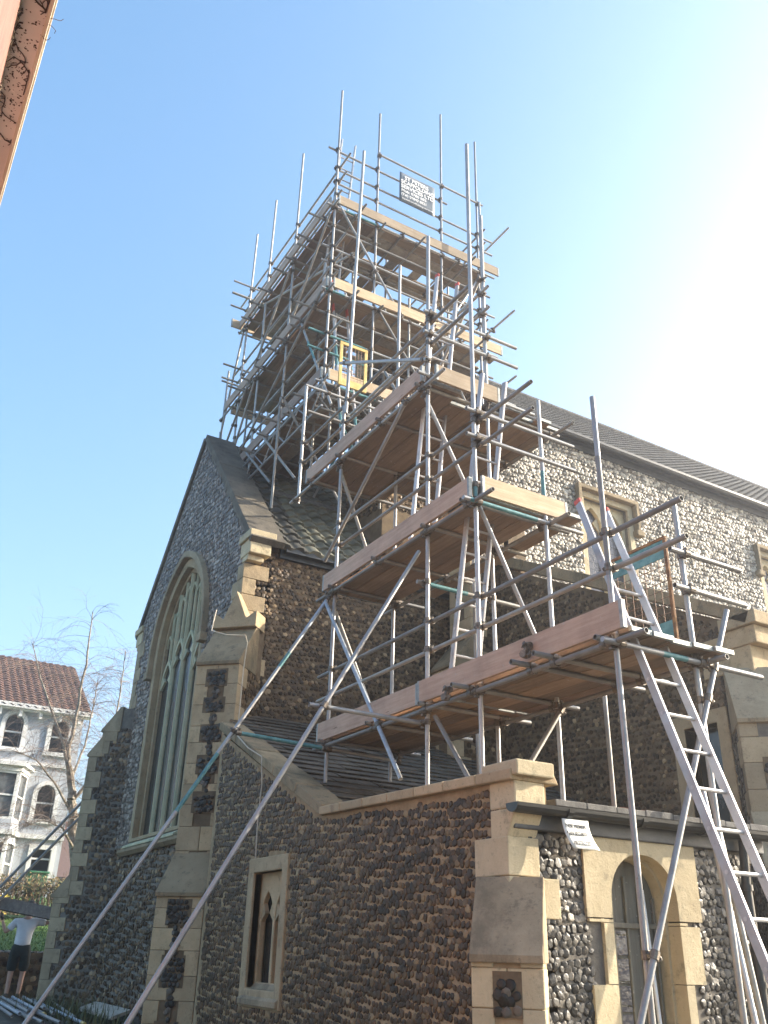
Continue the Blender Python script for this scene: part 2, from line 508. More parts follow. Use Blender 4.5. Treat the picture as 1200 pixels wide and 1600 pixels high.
def buttress(parent, c, d, stages, w, flint, mortar, mat='stone', panels=(), foot=0.0, top_rise=.5, side_flint=True, cap='stone_grey', slope=1.0, cool=False):
    """stages: list of (projection, z_top_of_vertical_face) from bottom up; weathered set-offs between them"""
    t = (-d[1], d[0])
    fr = diag(c, d, t)
    sd = lambda u, v, n: fr(n, v, u)          # side profile: u=outwards, v=up, n across
    prof = [(-.6, foot)]
    prev = None
    for i, (L, zt) in enumerate(stages):
        prof.append((L, foot if i == 0 else prev_top)); prof.append((L, zt))
        Ln = stages[i + 1][0] if i + 1 < len(stages) else -.02
        prev_top = zt + (L - Ln) * slope
    prof.append((-.02, prev_top)); prof.append((-.6, prev_top))
    body = MB()
    body.prism(prof, sd, -w / 2, w / 2, 0)
    sets = []
    dress = MB()
    zb = foot
    blocks = []
    for i, (L, zt) in enumerate(stages):
        z, k = zb, i
        while z < zt - .04:
            h = min(random.uniform(.24, .33), zt - z)
            long_ = .34 if k % 2 else .19
            wide = .5 * w if k % 2 else .30 * w
            blocks.append([(L - long_ - .03, z - .005), (L + .1, z - .005), (L + .1, z + h), (L - long_ - .03, z + h)])
            for sg in (-1, 1):
                lo = (sg * (w / 2 + .022)); hi = sg * (w / 2 - wide + .004)
                dress.box((min(lo, hi), z, L - long_), (max(lo, hi), z + h - .005, L + .014), 0, fr)
            z += h; k += 1
        zb = zt
    if side_flint:
        for sgn in (-1, 1):
            f2 = (lambda sg: (lambda u, v, n: fr(sg * (w / 2 + n), v, u)))(sgn)
            zb = foot
            for i, (L, zt) in enumerate(stages):
                sets.append((stones([(-.5, zb), (L - .1, zb), (L - .1, zt), (-.5, zt)], f2, .085, .08, .024, 0, blocks, .55), 1))
                zb = zt
    b = flint_wall('buttress', parent, body, sets, [mortar, flint])
    dress.build('dressed_stone', mat, b, bevel=.007)
    # weathered set-off caps
    for i, (L, zt) in enumerate(stages):
        Ln = stages[i + 1][0] if i + 1 < len(stages) else 0.0
        rise = (L - Ln) * slope
        cp = MB()
        th = .07
        cp.prism([(L + .05, zt - .05), (L + .055, zt), (Ln + .0, zt + rise + th), (Ln - .05, zt + rise + th), (Ln - .05, zt - .05)], sd, -w / 2 - .03, w / 2 + .03)
        cp.build('weathering', cap, b, bevel=.008)
    for (L, za, zb2, hw) in panels:
        pm = MB()
        pm.prism([(-hw, za), (hw, za), (hw, zb2), (-hw, zb2)], fr, L - .05, L + .017)
        f3 = (lambda LL: (lambda u, v, n: fr(u, v, LL + .017 + n)))(L)
        e = .03
        ss = stones([(-hw + e, za + e), (hw - e, za + e), (hw - e, zb2 - e), (-hw + e, zb2 - e)] if hw > .06 else [(-hw, za), (hw, za), (hw, zb2), (-hw, zb2)], f3, .062, .06, .018, 1, (), .6)
        flint_wall('flint_panel', b, pm, [(ss, 1)], ['mortar_brown', 'flint_black'], True)
    return b

# ------------------------------------------------------------------ ground
def gz(x, y):
    t = min(max((y - 4.5) / 7.0, 0), 1)
    z = .65 * t * t * (3 - 2 * t)
    if y > 23.5:
        z += min((y - 23.5) * .10, 2.4)
    return z
M['soil'] = simple('soil', (.06, .05, .035), (.13, .11, .075), 3, .95, bs=.6, fine=18)
M['lawn'] = simple('lawn', (.05, .10, .018), (.085, .16, .03), 5, .9, bs=.7, fine=60)
M['tarmac'] = simple('tarmac', (.045, .045, .046), (.075, .074, .072), 4, .9, bs=.4, fine=50)
g = MB()
xs_ = sorted(set([-900, -300, -100, -40] + list(np.arange(-20, 40.1, 1.25)) + [60, 120, 300, 900]))
ys_ = sorted(set([-900, -300, -100, -40] + list(np.arange(-10, 45.1, 1.25)) + [60, 120, 300, 900]))
vs = [(x, y, gz(x, y)) for y in ys_ for x in xs_]
nx = len(xs_)
g.add(vs, [(j * nx + i, j * nx + i + 1, (j + 1) * nx + i + 1, (j + 1) * nx + i) for j in range(len(ys_) - 1) for i in range(nx - 1)])
tag(g.build('ground', 'soil', recalc=False), kind='structure')
lw = MB()
LX = list(np.arange(-14, 24.1, 1.0)); LY = list(np.arange(22.8, 60.1, .9))
LAWN_Z = lambda x, y: 1.5 + (y - 22.8) * .12 if y < 40 else 3.564
lw.add([(x, y, LAWN_Z(x, y)) for y in LY for x in LX], [(j * len(LX) + i, j * len(LX) + i + 1, (j + 1) * len(LX) + i + 1, (j + 1) * len(LX) + i) for j in range(len(LY) - 1) for i in range(len(LX) - 1)])
tag(lw.build('lawn', 'lawn', recalc=False), kind='structure')

# ------------------------------------------------------------------ CHURCH
church = thing('church', 'flint church with pale stone dressings, steep tiled roofs and tall pointed east window', 'church', (8, 14, 0))
XG, XV, XA, XN = 5.0, 4.5, 9.7, 9.9
YC, YN, YV, YA = 13.2, 13.0, 5.7, 7.15
CY = 16.2                                   # chancel and nave axis
EAVE, APEX = 8.1, 11.45
SL = (APEX - EAVE) / (CY - YC)

# --- chancel east gable wall
gable = [(YC, .3), (YC, EAVE), (CY, APEX), (2 * CY - YC, EAVE), (2 * CY - YC, .3)]
WIN_A, WIN_SP, WIN_RI, WIN_B = 1.27, 6.95, 1.6, 3.5
WC = 16.36
hole = arch(WIN_A + .2, WIN_SP, WIN_RI + .2, WC, WIN_B - .06, 12)
b = MB()
b.prism(gable, east(XG), -.5, 0, 0, holes=[hole])
st_holes = [arch(WIN_A + .22, WIN_SP, WIN_RI + .24, WC, WIN_B - .2, 12)]
inset = .04
up_poly = [(YC + .1, 3.4), (YC + .1, EAVE), (CY, APEX - .1), (2 * CY - YC - .1, EAVE), (2 * CY - YC - .1, 3.4)]
low_poly = [(YC + .1, .3), (YC + .1, 3.4), (2 * CY - YC - .1, 3.4), (2 * CY - YC - .1, .3)]
gable_o = flint_wall('chancel_gable_wall', church, b,
    [(stones(up_poly, east(XG), .078, .072, .028, 0, st_holes, .54), 1), (stones(low_poly, east(XG), .09, .085, .032, 0, (), .5), 2)],
    ['mortar_grey', 'flint_blue', 'flint_dark'])
# coping of the gable: wide slabs, seen on the south slope as flat stones
def gable_coping(name, x0, x1, ya, za, yb, zb, n, mat, parent, th=.11, over=.05):
    mb = MB()
    L = math.hypot(yb - ya, zb - za); ey, ez = (yb - ya) / L, (zb - za) / L
    ny, nz = -ez, ey
    if nz < 0: ny, nz = -ny, -nz
    for i in range(n):
        s0, s1 = L * i / n, L * (i + 1) / n - .008
        dz = random.uniform(-.004, .006)
        fr = lambda u, v, w_: (u, ya + ey * v + ny * w_, za + ez * v + nz * w_)
        mb.box((x0 - over, s0, -.02), (x1, s1, th + dz), 0, fr)
    return mb.build(name, mat, parent, bevel=.01)
gable_coping('gable_coping', XG, XG + .58, YC - .25, EAVE - .2 * SL, CY, APEX + .06, 6, 'stone_dark', church)
gable_coping('gable_coping', XG, XG + .58, 2 * CY - YC + .25, EAVE - .2 * SL, CY + .005, APEX + .06, 6, 'stone_dark', church)
# kneeler stones
for sgn, yk in ((-1, YC), (1, 2 * CY - YC)):
    k = MB()
    f = lambda y: yk + sgn * y
    def bx(y0, y1, z0, z1, x0, x1):
        a_, b_ = sorted((f(y0), f(y1)))
        k.box((x0, a_, z0), (x1, b_, z1))
    bx(-.22, .3, 7.95, 8.09, XG - .07, XG + .42)
    bx(-.19, .24, 7.68, 7.95, XG - .03, XG + .36)
    bx(-.1, .14, 7.58, 7.68, XG - .02, XG + .28)
    k.build('kneeler', 'stone_pale', church, bevel=.015)
quoins('quoin', church, (XG, YC), (1, 0), (0, 1), 5.4, 7.58, 'stone', .27, .46, .22)
quoins('quoin', church, (XG, 2 * CY - YC), (1, 0), (0, -1), 6.2, 7.9, 'stone_cool', .3, .46, .25)

# --- east window
ew = MB()
ew.prism(arch(WIN_A + .2, WIN_SP, WIN_RI + .2, WC, WIN_B - .06, 12), east(XG), -.1, .02, 0, holes=[arch(WIN_A + .02, WIN_SP, WIN_RI + .02, WC, WIN_B, 12)])
ew.prism(arch(WIN_A + .1, WIN_SP, WIN_RI + .1, WC, WIN_B - .03, 12), east(XG), -.2, -.1, 0, holes=[arch(WIN_A - .07, WIN_SP, WIN_RI - .07, WC, WIN_B + .02, 12)])
win = ew.build('east_window', 'stone', church, bevel=.01)
hm = MB()
A2 = arch(WIN_A + .33, WIN_SP, WIN_RI + .35, WC, WIN_SP - .25, 12)
A1 = arch(WIN_A + .21, WIN_SP, WIN_RI + .21, WC, WIN_SP - .25, 12)
ring = A2 + list(reversed(A1))
hm.prism(ring, east(XG), -.02, .12, 0)
for sg in (-1, 1):
    yy = WC + sg * (WIN_A + .28)
    hm.box((XG - .14, yy - .1, WIN_SP - .36), (XG + .01, yy + .1, WIN_SP - .2))
hm.build('hood_mould', 'stone_cool', win, bevel=.015)
WI = WIN_A - .07
R_ = (WI ** 2 + (WIN_RI - .07) ** 2) / (2 * WI)
def intr(y):            # height of the intrados at y
    dy = abs(y - WC)
    return WIN_SP + math.sqrt(max(R_ * R_ - (R_ - WI + dy) ** 2, 0))
def bar(y, z0, z1, hw, d0, d1, name, mat):
    mm = MB()
    mm.prism([(-hw, d1 + .025), (-hw * .4, d0), (hw * .4, d0), (hw, d1 + .025), (hw, d1), (-hw, d1)], lambda u, n, v: (XG - n, y + u, v), z0, z1)
    return mm.build(name, mat, win)
lw_ = 2 * WI / 4
for i in range(3):
    y = WC - WI + lw_ * (i + 1)
    bar(y, WIN_B + .02, intr(y), .045, -.095, -.165, 'mullion', 'stone_green')
for i in range(4):      # pointed light heads with panel tracery above
    yc = WC - WI + lw_ * (i + .5)
    a = lw_ / 2 - .02
    hz = WIN_SP - (.62 if i in (0, 3) else .3)
    tr = MB()
    ring = arch(a + .03, hz, a * 1.8 + .06, yc, hz - .01, 8) + list(reversed(arch(a - .03, hz, a * 1.65, yc, hz - .01, 8)))
    tr.prism(ring, east(XG), -.165, -.115, 0)
    for q in (-1, 1):   # cusps
        tr.prism([(yc + q * a, hz - .02), (yc + q * a * .3, hz + a * .45), (yc + q * a * .75, hz + a * .9)], east(XG), -.162, -.12, 0)
    tr.build('tracery', 'stone_green', win)
    top = intr(yc)
    zt_ = hz + a * 1.8
    if top > zt_ + .15:
        bar(yc, zt_, top, .028, -.11, -.165, 'tracery_bar', 'stone_green')
        for q in (-1, 1):
            yq = yc + q * lw_ / 4
            zz = intr(yq) - .12
            if zz > zt_ + .3:
                tq_ = MB()
                hh = min(.55, zz - zt_ - .05)
                rg_ = arch(lw_ / 4 - .01, zz - .3, .24, yq, zz - .31, 6) + list(reversed(arch(lw_ / 4 - .04, zz - .3, .18, yq, zz - .31, 6)))
                tq_.prism(rg_, east(XG), -.163, -.125, 0)
                tq_.build('tracery', 'stone_green', win)
gl = MB()
gl.prism(arch(WIN_A - .03, WIN_SP, WIN_RI - .03, WC, WIN_B + .02, 12), east(XG), -.185, -.165)
gl.build('glass', 'leaded_dark', win)
sl_ = MB()
sl_.prism([(-.03, 3.32), (.13, 3.32), (.13, 3.36), (-.42, 3.62), (-.42, 3.32)], lambda u, v, n: (XG - u, n, v), WC - WIN_A - .18, WC + WIN_A + .18)
sl_.build('sill', 'stone_green', win, bevel=.01)
sc = MB()
sc.prism([(-.05, 3.2), (.07, 3.2), (.13, 3.26), (.13, 3.31), (-.05, 3.31)], lambda u, v, n: (XG - u, n, v), WC - WIN_A - .45, WC + WIN_A + .5)
sc.build('string_course', 'stone_grey', church, bevel=.008)

# --- chancel south wall and roof
b = MB()
b.prism([(XG + .1, .2), (XA + .2, .2), (XA + .2, EAVE - .1), (XG + .1, EAVE - .1)], south(YC), -.5, 0)
flint_wall('chancel_south_wall', church, b, [(stones([(XG + .1, 2.5), (XA, 2.5), (XA, EAVE - .15), (XG + .1, EAVE - .15)], south(YC), .078, .072, .028, 0, (), .54), 1)], ['mortar_brown', 'flint_dark'])
b = MB()
b.prism([(XG + .1, .2), (XA + .2, .2), (XA + .2, EAVE - .1), (XG + .1, EAVE - .1)], south(2 * CY - YC), 0, .5)
b.build('chancel_north_wall', 'mortar_grey', church)
gt = MB()
gt.prism([(.05, 7.86), (.2, 7.86), (.2, 7.96), (.05, 7.96)], lambda u, v, n: (n, YC - u, v), XG + .66, XN)
gt.box((XG + .6, YC - .08, 7.78), (XN, YC + .02, 7.98))
gt.build('eaves_gutter', 'black_iron', church)

def pantiles(name, parent, x0, x1, ye, ze, yr, zr, course, wave, amp, mat, lift=.03, step=9):
    """tiled slope from eave (ye,ze) to ridge (yr,zr), running along x, with waved overlapping courses"""
    L = math.hypot(yr - ye, zr - ze); ey, ez = (yr - ye) / L, (zr - ze) / L
    ny, nz = -ez, ey
    if nz < 0: ny, nz = -ny, -nz
    mb = MB()
    nc = int(round(L / course)); cl = L / nc
    nu = max(2, int((x1 - x0) / wave * step))
    for c in range(nc):
        s0, s1 = cl * c - .03, cl * (c + 1) + .01
        sh = (c % 2) * wave * .0 + random.uniform(-.006, .006)
        vs = []
        for (s, dn) in ((s0, -.012), (s0, lift + .012), (s1, .004)):
            for i in range(nu + 1):
                x = x0 + (x1 - x0) * i / nu
                ph = ((x + sh) / wave) % 1.0
                hgt = amp * (abs(math.sin(math.pi * ph)) ** .7) if ph < .62 or amp < .01 else amp * .25 * math.sin(math.pi * (ph - .62) / .38)
                ss = s + (0.018 * math.sin(2 * math.pi * ph) if s == s0 else 0)
                d = dn if dn < 0 else dn + hgt
                vs.append((x, ye + ey * ss + ny * d, ze + ez * ss + nz * d))
        m = nu + 1
        mb.add(vs, [(r * m + i, r * m + i + 1, (r + 1) * m + i + 1, (r + 1) * m + i) for r in range(2) for i in range(nu)])
    return mb.build(name, mat, parent, recalc=False)
pantiles('dark_tile_strip', church, XG + .52, XG + 1.08, YC - .16, EAVE - .16 * SL, CY, APEX, .3, .29, .05, 'tile_dark', lift=.045)  # strip of the slope beside the coping, coloured darker than the rest
cr = pantiles('chancel_roof', church, XG + 1.08, XN + .02, YC - .16, EAVE - .16 * SL, CY, APEX, .3, .29, .055, 'tile_green', lift=.045)
cn = MB()
cn.add([(XG + .55, CY, APEX), (XN, CY, APEX), (XN, 2 * CY - YC + .15, EAVE - .15 * SL), (XG + .55, 2 * CY - YC + .15, EAVE - .15 * SL)], [(0, 1, 2, 3)])
cn.build('roof_slope', 'tile_green', church, recalc=False)
rg = MB()
for i in range(10):
    x = XG + .55 + i * .44
    rg.tube((x, CY, APEX - .01), (x + .43, CY, APEX - .01), .11, 12)
rg.build('ridge_tile', 'stone_dark', cr)

# --- diagonal buttresses of the chancel
cb = buttress(church, (XG, YC), (-R2, -R2), [(.98, 2.35), (.60, 5.65)], .66, 'flint_dark', 'mortar_brown', 'stone', foot=.3, slope=1.25,
    panels=[(.98, 1.95, 2.27, .18), (.98, 1.22, 1.6, .17), (.98, .5, .85, .17), (.98, .86, 1.21, .045), (.98, 1.61, 1.94, .045),
            (.60, 3.42, 3.72, .18), (.60, 3.96, 4.24, .18), (.60, 4.43, 4.69, .18), (.60, 4.86, 5.10, .18), (.60, 5.26, 5.54, .18),
            (.60, 3.725, 3.955, .045), (.60, 4.245, 4.425, .045), (.60, 4.695, 4.855, .045), (.60, 5.105, 5.255, .045)])
gb = MB()           # gableted head above the upper set-off
for q in (-1, 1):
    pass
fr = diag((XG, YC), (-R2, -R2), (R2, -R2))
gb.prism([(-.38, 6.35), (-.38, 6.62), (-.2, 6.5), (0, 6.98), (.2, 6.5), (.38, 6.62), (.38, 6.35)], fr, -.2, .2)
gb.build('gablet', 'stone', cb, bevel=.012)
nb_ = buttress(church, (XG, 2 * CY - YC), (-R2, R2), [(.84, 2.55), (.58, 5.25), (.34, 5.75)], .66, 'flint_dark', 'mortar_grey', 'stone_cool', foot=.5, slope=1.2, cap='stone_cool')

# --- nave
b = MB()
NE_, NR = 12.62, 15.85
XE = 40.0
cw = [(12.72 + 5.95 * k, 8.0) for k in range(4)]
CWW, CWT, CWB = 1.38, 10.98, 8.7
ch = [[(x, CWB), (x + CWW, CWB), (x + CWW, CWT), (x, CWT)] for x, _ in cw]
b.prism([(XN, .2), (XE, .2), (XE, NE_), (XN, NE_)], south(YN), -.5, 0, holes=ch)
chs = [[(x - .14, CWB - .2), (x + CWW + .14, CWB - .2), (x + CWW + .14, CWT + .14), (x - .14, CWT + .14)] for x, _ in cw]
flint_wall('clerestory_wall', church, b, [(stones([(XN + .05, 7.4), (26.5, 5.0), (26.5, NE_ - .1), (XN + .05, NE_ - .1)], south(YN), .105, .085, .042, 0, chs, .6, .2, .1, .8), 1)], ['mortar_grey', 'flint_pale'])
b = MB()
b.prism([(YN, .2), (YN, NE_), (CY, NR), (2 * CY - YN, NE_), (2 * CY - YN, .2)], east(XN), -.5, 0)
flint_wall('nave_east_gable', church, b, [(stones([(YN + .1, 7.5), (YN + .1, NE_), (CY, NR - .1), (2 * CY - YN, NE_)], east(XN), .1, .09, .035, 0, (), .5), 1)], ['mortar_brown', 'flint_dark'])
nsl = (NR - NE_) / (CY - YN)
nr = pantiles('nave_roof', church, XN - .05, XE, YN - .22, NE_ - .22 * nsl, CY, NR, .2, .24, .010, 'tile_roof', lift=.010, step=5)
b = MB()
b.add([(XN, CY, NR), (XE, CY, NR), (XE, 2 * CY - YN + .4, NE_ - .4), (XN, 2 * CY - YN + .4, NE_ - .4)], [(0, 1, 2, 3)])
b.build('roof_slope', 'tile_roof', church, recalc=False)
b = MB()
b.prism([(.062, 12.27), (.2, 12.23), (.2, 12.33), (.062, 12.5)], lambda u, v, n: (n, YN - u, v), XN, XE)
b.build('eaves_board', 'fascia', church)
b = MB(); b.box((XN, YN - .06, 12.12), (XE, YN + .01, 12.54)); b.build('eave_shade_band', 'fascia', church)  # dark board band, made deep to stand in for the eave's shadow
b = MB()
for i in range(12):
    t0 = math.pi * i / 11
    pass
b.prism([(.21, 12.29), (.23, 12.24), (.30, 12.24), (.33, 12.29), (.33, 12.35), (.21, 12.35)], lambda u, v, n: (n, YN - u, v), XN - .1, XE)
b.build('nave_gutter', 'black_iron', church)
b = MB()
for i in range(66):
    b.tube((XN + i * .45, CY, NR - .02), (XN + i * .45 + .44, CY, NR - .02), .11, 8)
b.build('ridge_tile', 'tile_roof', nr)

def clerestory_window(x):
    w = MB()
    yo = south(YN)
    w.prism([(x - .13, CWB), (x + CWW + .13, CWB), (x + CWW + .13, CWT + .12), (x - .13, CWT + .12)], yo, -.05, .018, 0, holes=[[(x + .02, CWB + .01), (x + CWW - .02, CWB + .01), (x + CWW - .02, CWT - .02), (x + .02, CWT - .02)]])
    hw = CWW / 4 - .07
    lights = [arch(hw, CWT - .62, .46, x + CWW * q, CWB + .1, 8) for q in (.27, .73)]
    w.prism([(x, CWB), (x + CWW, CWB), (x + CWW, CWT), (x, CWT)], yo, -.3, -.14, 0, holes=lights)
    o = w.build('clerestory_window', 'stone_pale', church, bevel=.012)
    h = MB()
    h.prism([(x - .23, CWT - .55), (x - .23, CWT + .22), (x + CWW + .23, CWT + .22), (x + CWW + .23, CWT - .55), (x + CWW + .14, CWT - .55), (x + CWW + .135, CWT + .12), (x - .135, CWT + .12), (x - .14, CWT - .55)], yo, -.02, .15)
    for q in (x - .2, x + CWW + .2):
        h.box((q - .11, YN - .16, CWT - .66), (q + .11, YN, CWT - .52))
    h.build('hood_mould', 'stone_grey', o, bevel=.02)
    for q in (.27, .73):
        cu = x + CWW * q
        cs = MB()
        for s_ in (-1, 1):
            cs.prism([(cu + s_ * hw, CWT - .72), (cu + s_ * hw * .25, CWT - .5), (cu + s_ * hw * .75, CWT - .34)], yo, -.28, -.2)
        cs.build('tracery', 'stone_pale', o)
    gq = MB()
    gq.box((x + .05, YN + .24, CWB), (x + CWW - .05, YN + .25, CWT - .1))
    gq.build('glass', 'leaded', o)
for x, _ in cw[:3]:
    clerestory_window(x)

# buttress at the nave corner, where the aisle begins
buttress(church, (9.75, 12.55), (-1, 0), [(1.15, 6.2), (.75, 8.6)], .62, 'flint_dark', 'mortar_brown', 'stone', foot=.5, slope=1.2,
    panels=[(1.15, 5.1, 5.6, .14), (1.15, 3.9, 4.5, .14), (.75, 7.6, 8.1, .13)])
q_ = MB(); q_.prism([(-.31, 8.6), (.31, 8.6), (.31, 9.6), (-.31, 9.6)], lambda u, v, n: (9.75 - n, 12.55 + u, v), -.2, .35)
q_.build('stone_head', 'stone_pale', church, bevel=.015)

# --- south aisle: lean-to east wall, kneeler, corner buttress, roof
AZ0, AZ1 = 5.75, 8.72          # coping heights at the eaves and against the nave
asl = (AZ1 - AZ0) / (YN - YA)
b = MB()
aw = [(8.35, 2.6), (8.35, 4.5), (7.8, 4.5), (7.8, 2.6)]
b.prism([(YA, .2), (YN, .2), (YN, AZ1 - .1), (YA, AZ0 - .1)], east(XA), -.5, 0, holes=[aw])
flint_wall('aisle_east_wall', church, b, [(stones([(YA + .1, 2.2), (YN, 2.2), (YN, AZ1 - .2), (YA + .1, AZ0 - .15)], east(XA), .078, .072, .028, 0, [[(7.6, 2.4), (8.6, 2.4), (8.6, 4.7), (7.6, 4.7)]], .5), 1)], ['mortar_brown', 'flint_dark'])
b = MB(); b.prism([(7.62, 2.5), (8.56, 2.5), (8.56, 4.68), (7.62, 4.68)], east(XA), -.2, .02, holes=[aw]); aw_o = b.build('aisle_window', 'stone', church, bevel=.012)
b = MB(); b.prism([(7.7, 2.5), (8.5, 2.5), (8.5, 4.6), (7.7, 4.6)], east(XA), -.25, -.22); b.build('glass', 'glass_dark', aw_o)
gable_coping('aisle_coping', XA, XA + .5, YA - .1, AZ0 - .1, YN - .02, AZ1 - .02, 8, 'stone_grey', church, .16, .1)
b = MB()
b.box((XA - .1, YA - .24, 5.62), (XE, YA + .35, 5.8)); b.box((XA - .05, YA - .17, 5.38), (XE, YA + .3, 5.62)); b.box((XA - .03, YA - .05, 5.0), (XA + .6, YA + .3, 5.38))
b.box((XA - .022, YA + .3, 5.08), (XA + .3, YA + .75, 5.6))
b.build('kneeler', 'stone', church, bevel=.015)
b = MB(); b.prism([(XA, .1), (XE, .1), (XE, 5.4), (XA, 5.4)], south(YA), -.5, 0)
flint_wall('aisle_south_wall', church, b, [(stones([(XA + .3, .1), (17, .1), (17, 5.0), (XA + .3, 5.0)], south(YA), .095, .085, .035, 0, (), .5), 1)], ['mortar_grey', 'flint_mix'])
quoins('quoin', church, (XA, YA), (1, 0), (0, 1), .2, 5.0, 'stone_pale', .3, .45, .26)
pantiles('aisle_roof', church, XA + .4, XE, YA + .2, AZ0 - .2, YN, AZ1 - .25, .3, .29, .03, 'tile_roof', step=4)
buttress(church, (XA, YA), (-R2, -R2), [(1.0, 2.6), (.55, 4.3)], .64, 'flint_mix', 'mortar_grey', 'stone_cool', foot=.1, slope=1.3, cap='stone_cool',
    panels=[(1.0, 1.4, 1.8, .15), (.55, 3.55, 3.85, .13)])

# --- bell turret between chancel and nave (inside the scaffold)
b = MB(); b.box((7.75, 13.35, 8.5), (9.3, 14.9, 13.0))
tq = flint_wall('turret', church, b, [(stones([(13.4, 9.5), (14.85, 9.5), (14.85, 12.95), (13.4, 12.95)], east(7.75), .1, .09, .04), 1), (stones([(7.8, 9.5), (9.25, 9.5), (9.25, 12.95), (7.8, 12.95)], south(13.35), .1, .09, .04), 1)], ['mortar_brown', 'flint_dark'])
b = MB()
b.box((7.65, 13.25, 12.98), (9.4, 15.0, 13.14)); b.box((7.8, 13.4, 13.14), (9.25, 14.85, 14.3)); b.box((7.66, 13.26, 14.3), (9.39, 14.99, 14.48)); b.box((7.9, 13.5, 14.48), (9.15, 14.75, 14.8))
b.build('turret_stage', 'stone_cool', tq, bevel=.02)
b = MB(); b.prism(arch(.28, 13.75, .35, 14.1, 13.2, 6), east(7.8), -.02, .012); b.build('louvre_opening', 'void', tq)
b = MB(); b.prism(arch(.28, 13.75, .35, 8.5, 13.2, 6), south(13.4), -.02, .012); b.build('louvre_opening', 'void', tq)

# --- vestry
VT = 3.02            # underside of the parapet coping
vw = [(9.72, 1.3), (10.5, 1.3), (10.5, 2.5), (9.72, 2.5)]
prof = [(YV, .0), (12.1, .0), (12.1, 4.42), (8.85, 2.98), (YV, 2.92)]
b = MB(); b.prism(prof, east(XV), -.4, 0, holes=[vw])
vstone = [(YV + .12, .2), (12.0, .2), (12.0, 4.3), (8.85, 2.92), (YV + .12, 2.86)]
vh = [[(9.55, 1.1), (10.68, 1.1), (10.68, 2.68), (9.55, 2.68)]]
flint_wall('vestry_east_wall', church, b, [(stones(vstone, east(XV), .064, .055, .011, 1, vh, .58, .13, .22, .35, .18), 1)], ['mortar_tan', 'flint_brown'], True)
b = MB()
for i in range(7):
    y0 = YV - .14 + (8.85 - YV + .1) * i / 7; y1 = YV - .14 + (8.85 - YV + .1) * (i + 1) / 7 - .006
    zz = lambda y: 2.92 + (y - YV) * .019
    b.add([(XV - .07, y0, zz(y0)), (XV + .42, y0, zz(y0)), (XV + .42, y1, zz(y1)), (XV - .07, y1, zz(y1)), (XV - .07, y0, zz(y0) + .085), (XV + .36, y0, zz(y0) + .12), (XV + .36, y1, zz(y1) + .12), (XV - .07, y1, zz(y1) + .085)],
          [(0, 3, 2, 1), (4, 5, 6, 7), (0, 1, 5, 4), (1, 2, 6, 5), (2, 3, 7, 6), (3, 0, 4, 7)])
b.build('parapet_coping', 'stone', church, bevel=.012)
gable_coping('raking_coping', XV, XV + .3, 8.8, 3.0, 12.1, 4.5, 5, 'stone_grey', church, .09, .06)
b = MB()
b.box((XV - .05, YV - .2, 2.95), (XV + .33, YV + .25, 3.07)); b.box((XV - .016, YV - .12, 2.72), (XV + .29, YV + .2, 2.95))
b.prism([(-.2, 2.5), (.0, 2.5), (.10, 2.68), (.12, 2.72), (-.2, 2.72)], lambda u, v, n: (n, YV - u, v), XV - .014, XV + .27)
b.build('kneeler', 'stone_pale', church, bevel=.014)
quoins('quoin', church, (XV, YV), (1, 0), (0, 1), 1.95, 2.56, 'stone_pale', .29, .42, .28, flip=1)
quoins('quoin', church, (XV, YV), (1, 0), (0, 1), .1, 1.6, 'stone', .3, .3, .25)
# small square-headed window
b = MB()
b.prism([(9.57, 1.12), (10.66, 1.12), (10.66, 2.66), (9.57, 2.66)], east(XV), -.09, .03, holes=[vw])
hw = .165
lts = [arch(hw, 2.0, .3, q, 1.36, 7) for q in (9.915, 10.305)]
b.prism([(9.7, 1.28), (10.52, 1.28), (10.52, 2.52), (9.7, 2.52)], east(XV), -.155, -.09, holes=lts)
vo = b.build('vestry_window', 'stone', church, bevel=.012)
b = MB(); b.prism([(9.7, 1.28), (10.52, 1.28), (10.52, 2.52), (9.7, 2.52)], east(XV), -.19, -.175); b.build('glass', 'leaded_dark', vo)
b = MB(); b.prism([(-.1, 1.14), (.06, 1.14), (.06, 1.2), (-.1, 1.36)], lambda u, v, n: (XV - u, n, v), 9.6, 10.62); b.build('sill', 'stone_cool', vo, bevel=.01)
for q in (9.915, 10.305):
    b = MB()
    for s_ in (-1, 1):
        b.prism([(q + s_ * hw, 1.98), (q + s_ * hw * .35, 2.07), (q + s_ * hw * .8, 2.2)], east(XV), -.15, -.1)
    b.build('tracery', 'stone', vo)
# south wall with the door
DC, DA, DSP, DRI = 5.86, .37, 2.12, .35
HB = 1.98
VXE = 7.15
b = MB()
dh = arch(DA + .1, DSP, DRI + .1, DC, .02, 9)
b.prism([(XV + .1, .0), (VXE, .0), (VXE, 2.6), (XV + .1, 2.6)], south(YV), -.45, 0, holes=[dh])
dso = [(5.2, 0), (6.5, 0), (6.5, 2.7), (5.2, 2.7)]
flint_wall('vestry_south_wall', church, b, [(stones([(XV + .2, .1), (VXE, .1), (VXE, 2.55), (XV + .2, 2.55)], south(YV), .062, .058, .017, 1, [[(5.27, 0), (6.42, 0), (6.42, 2.7), (5.27, 2.7)]], .6, .18, .1, .7), 1)], ['mortar_grey', 'flint_mix'])
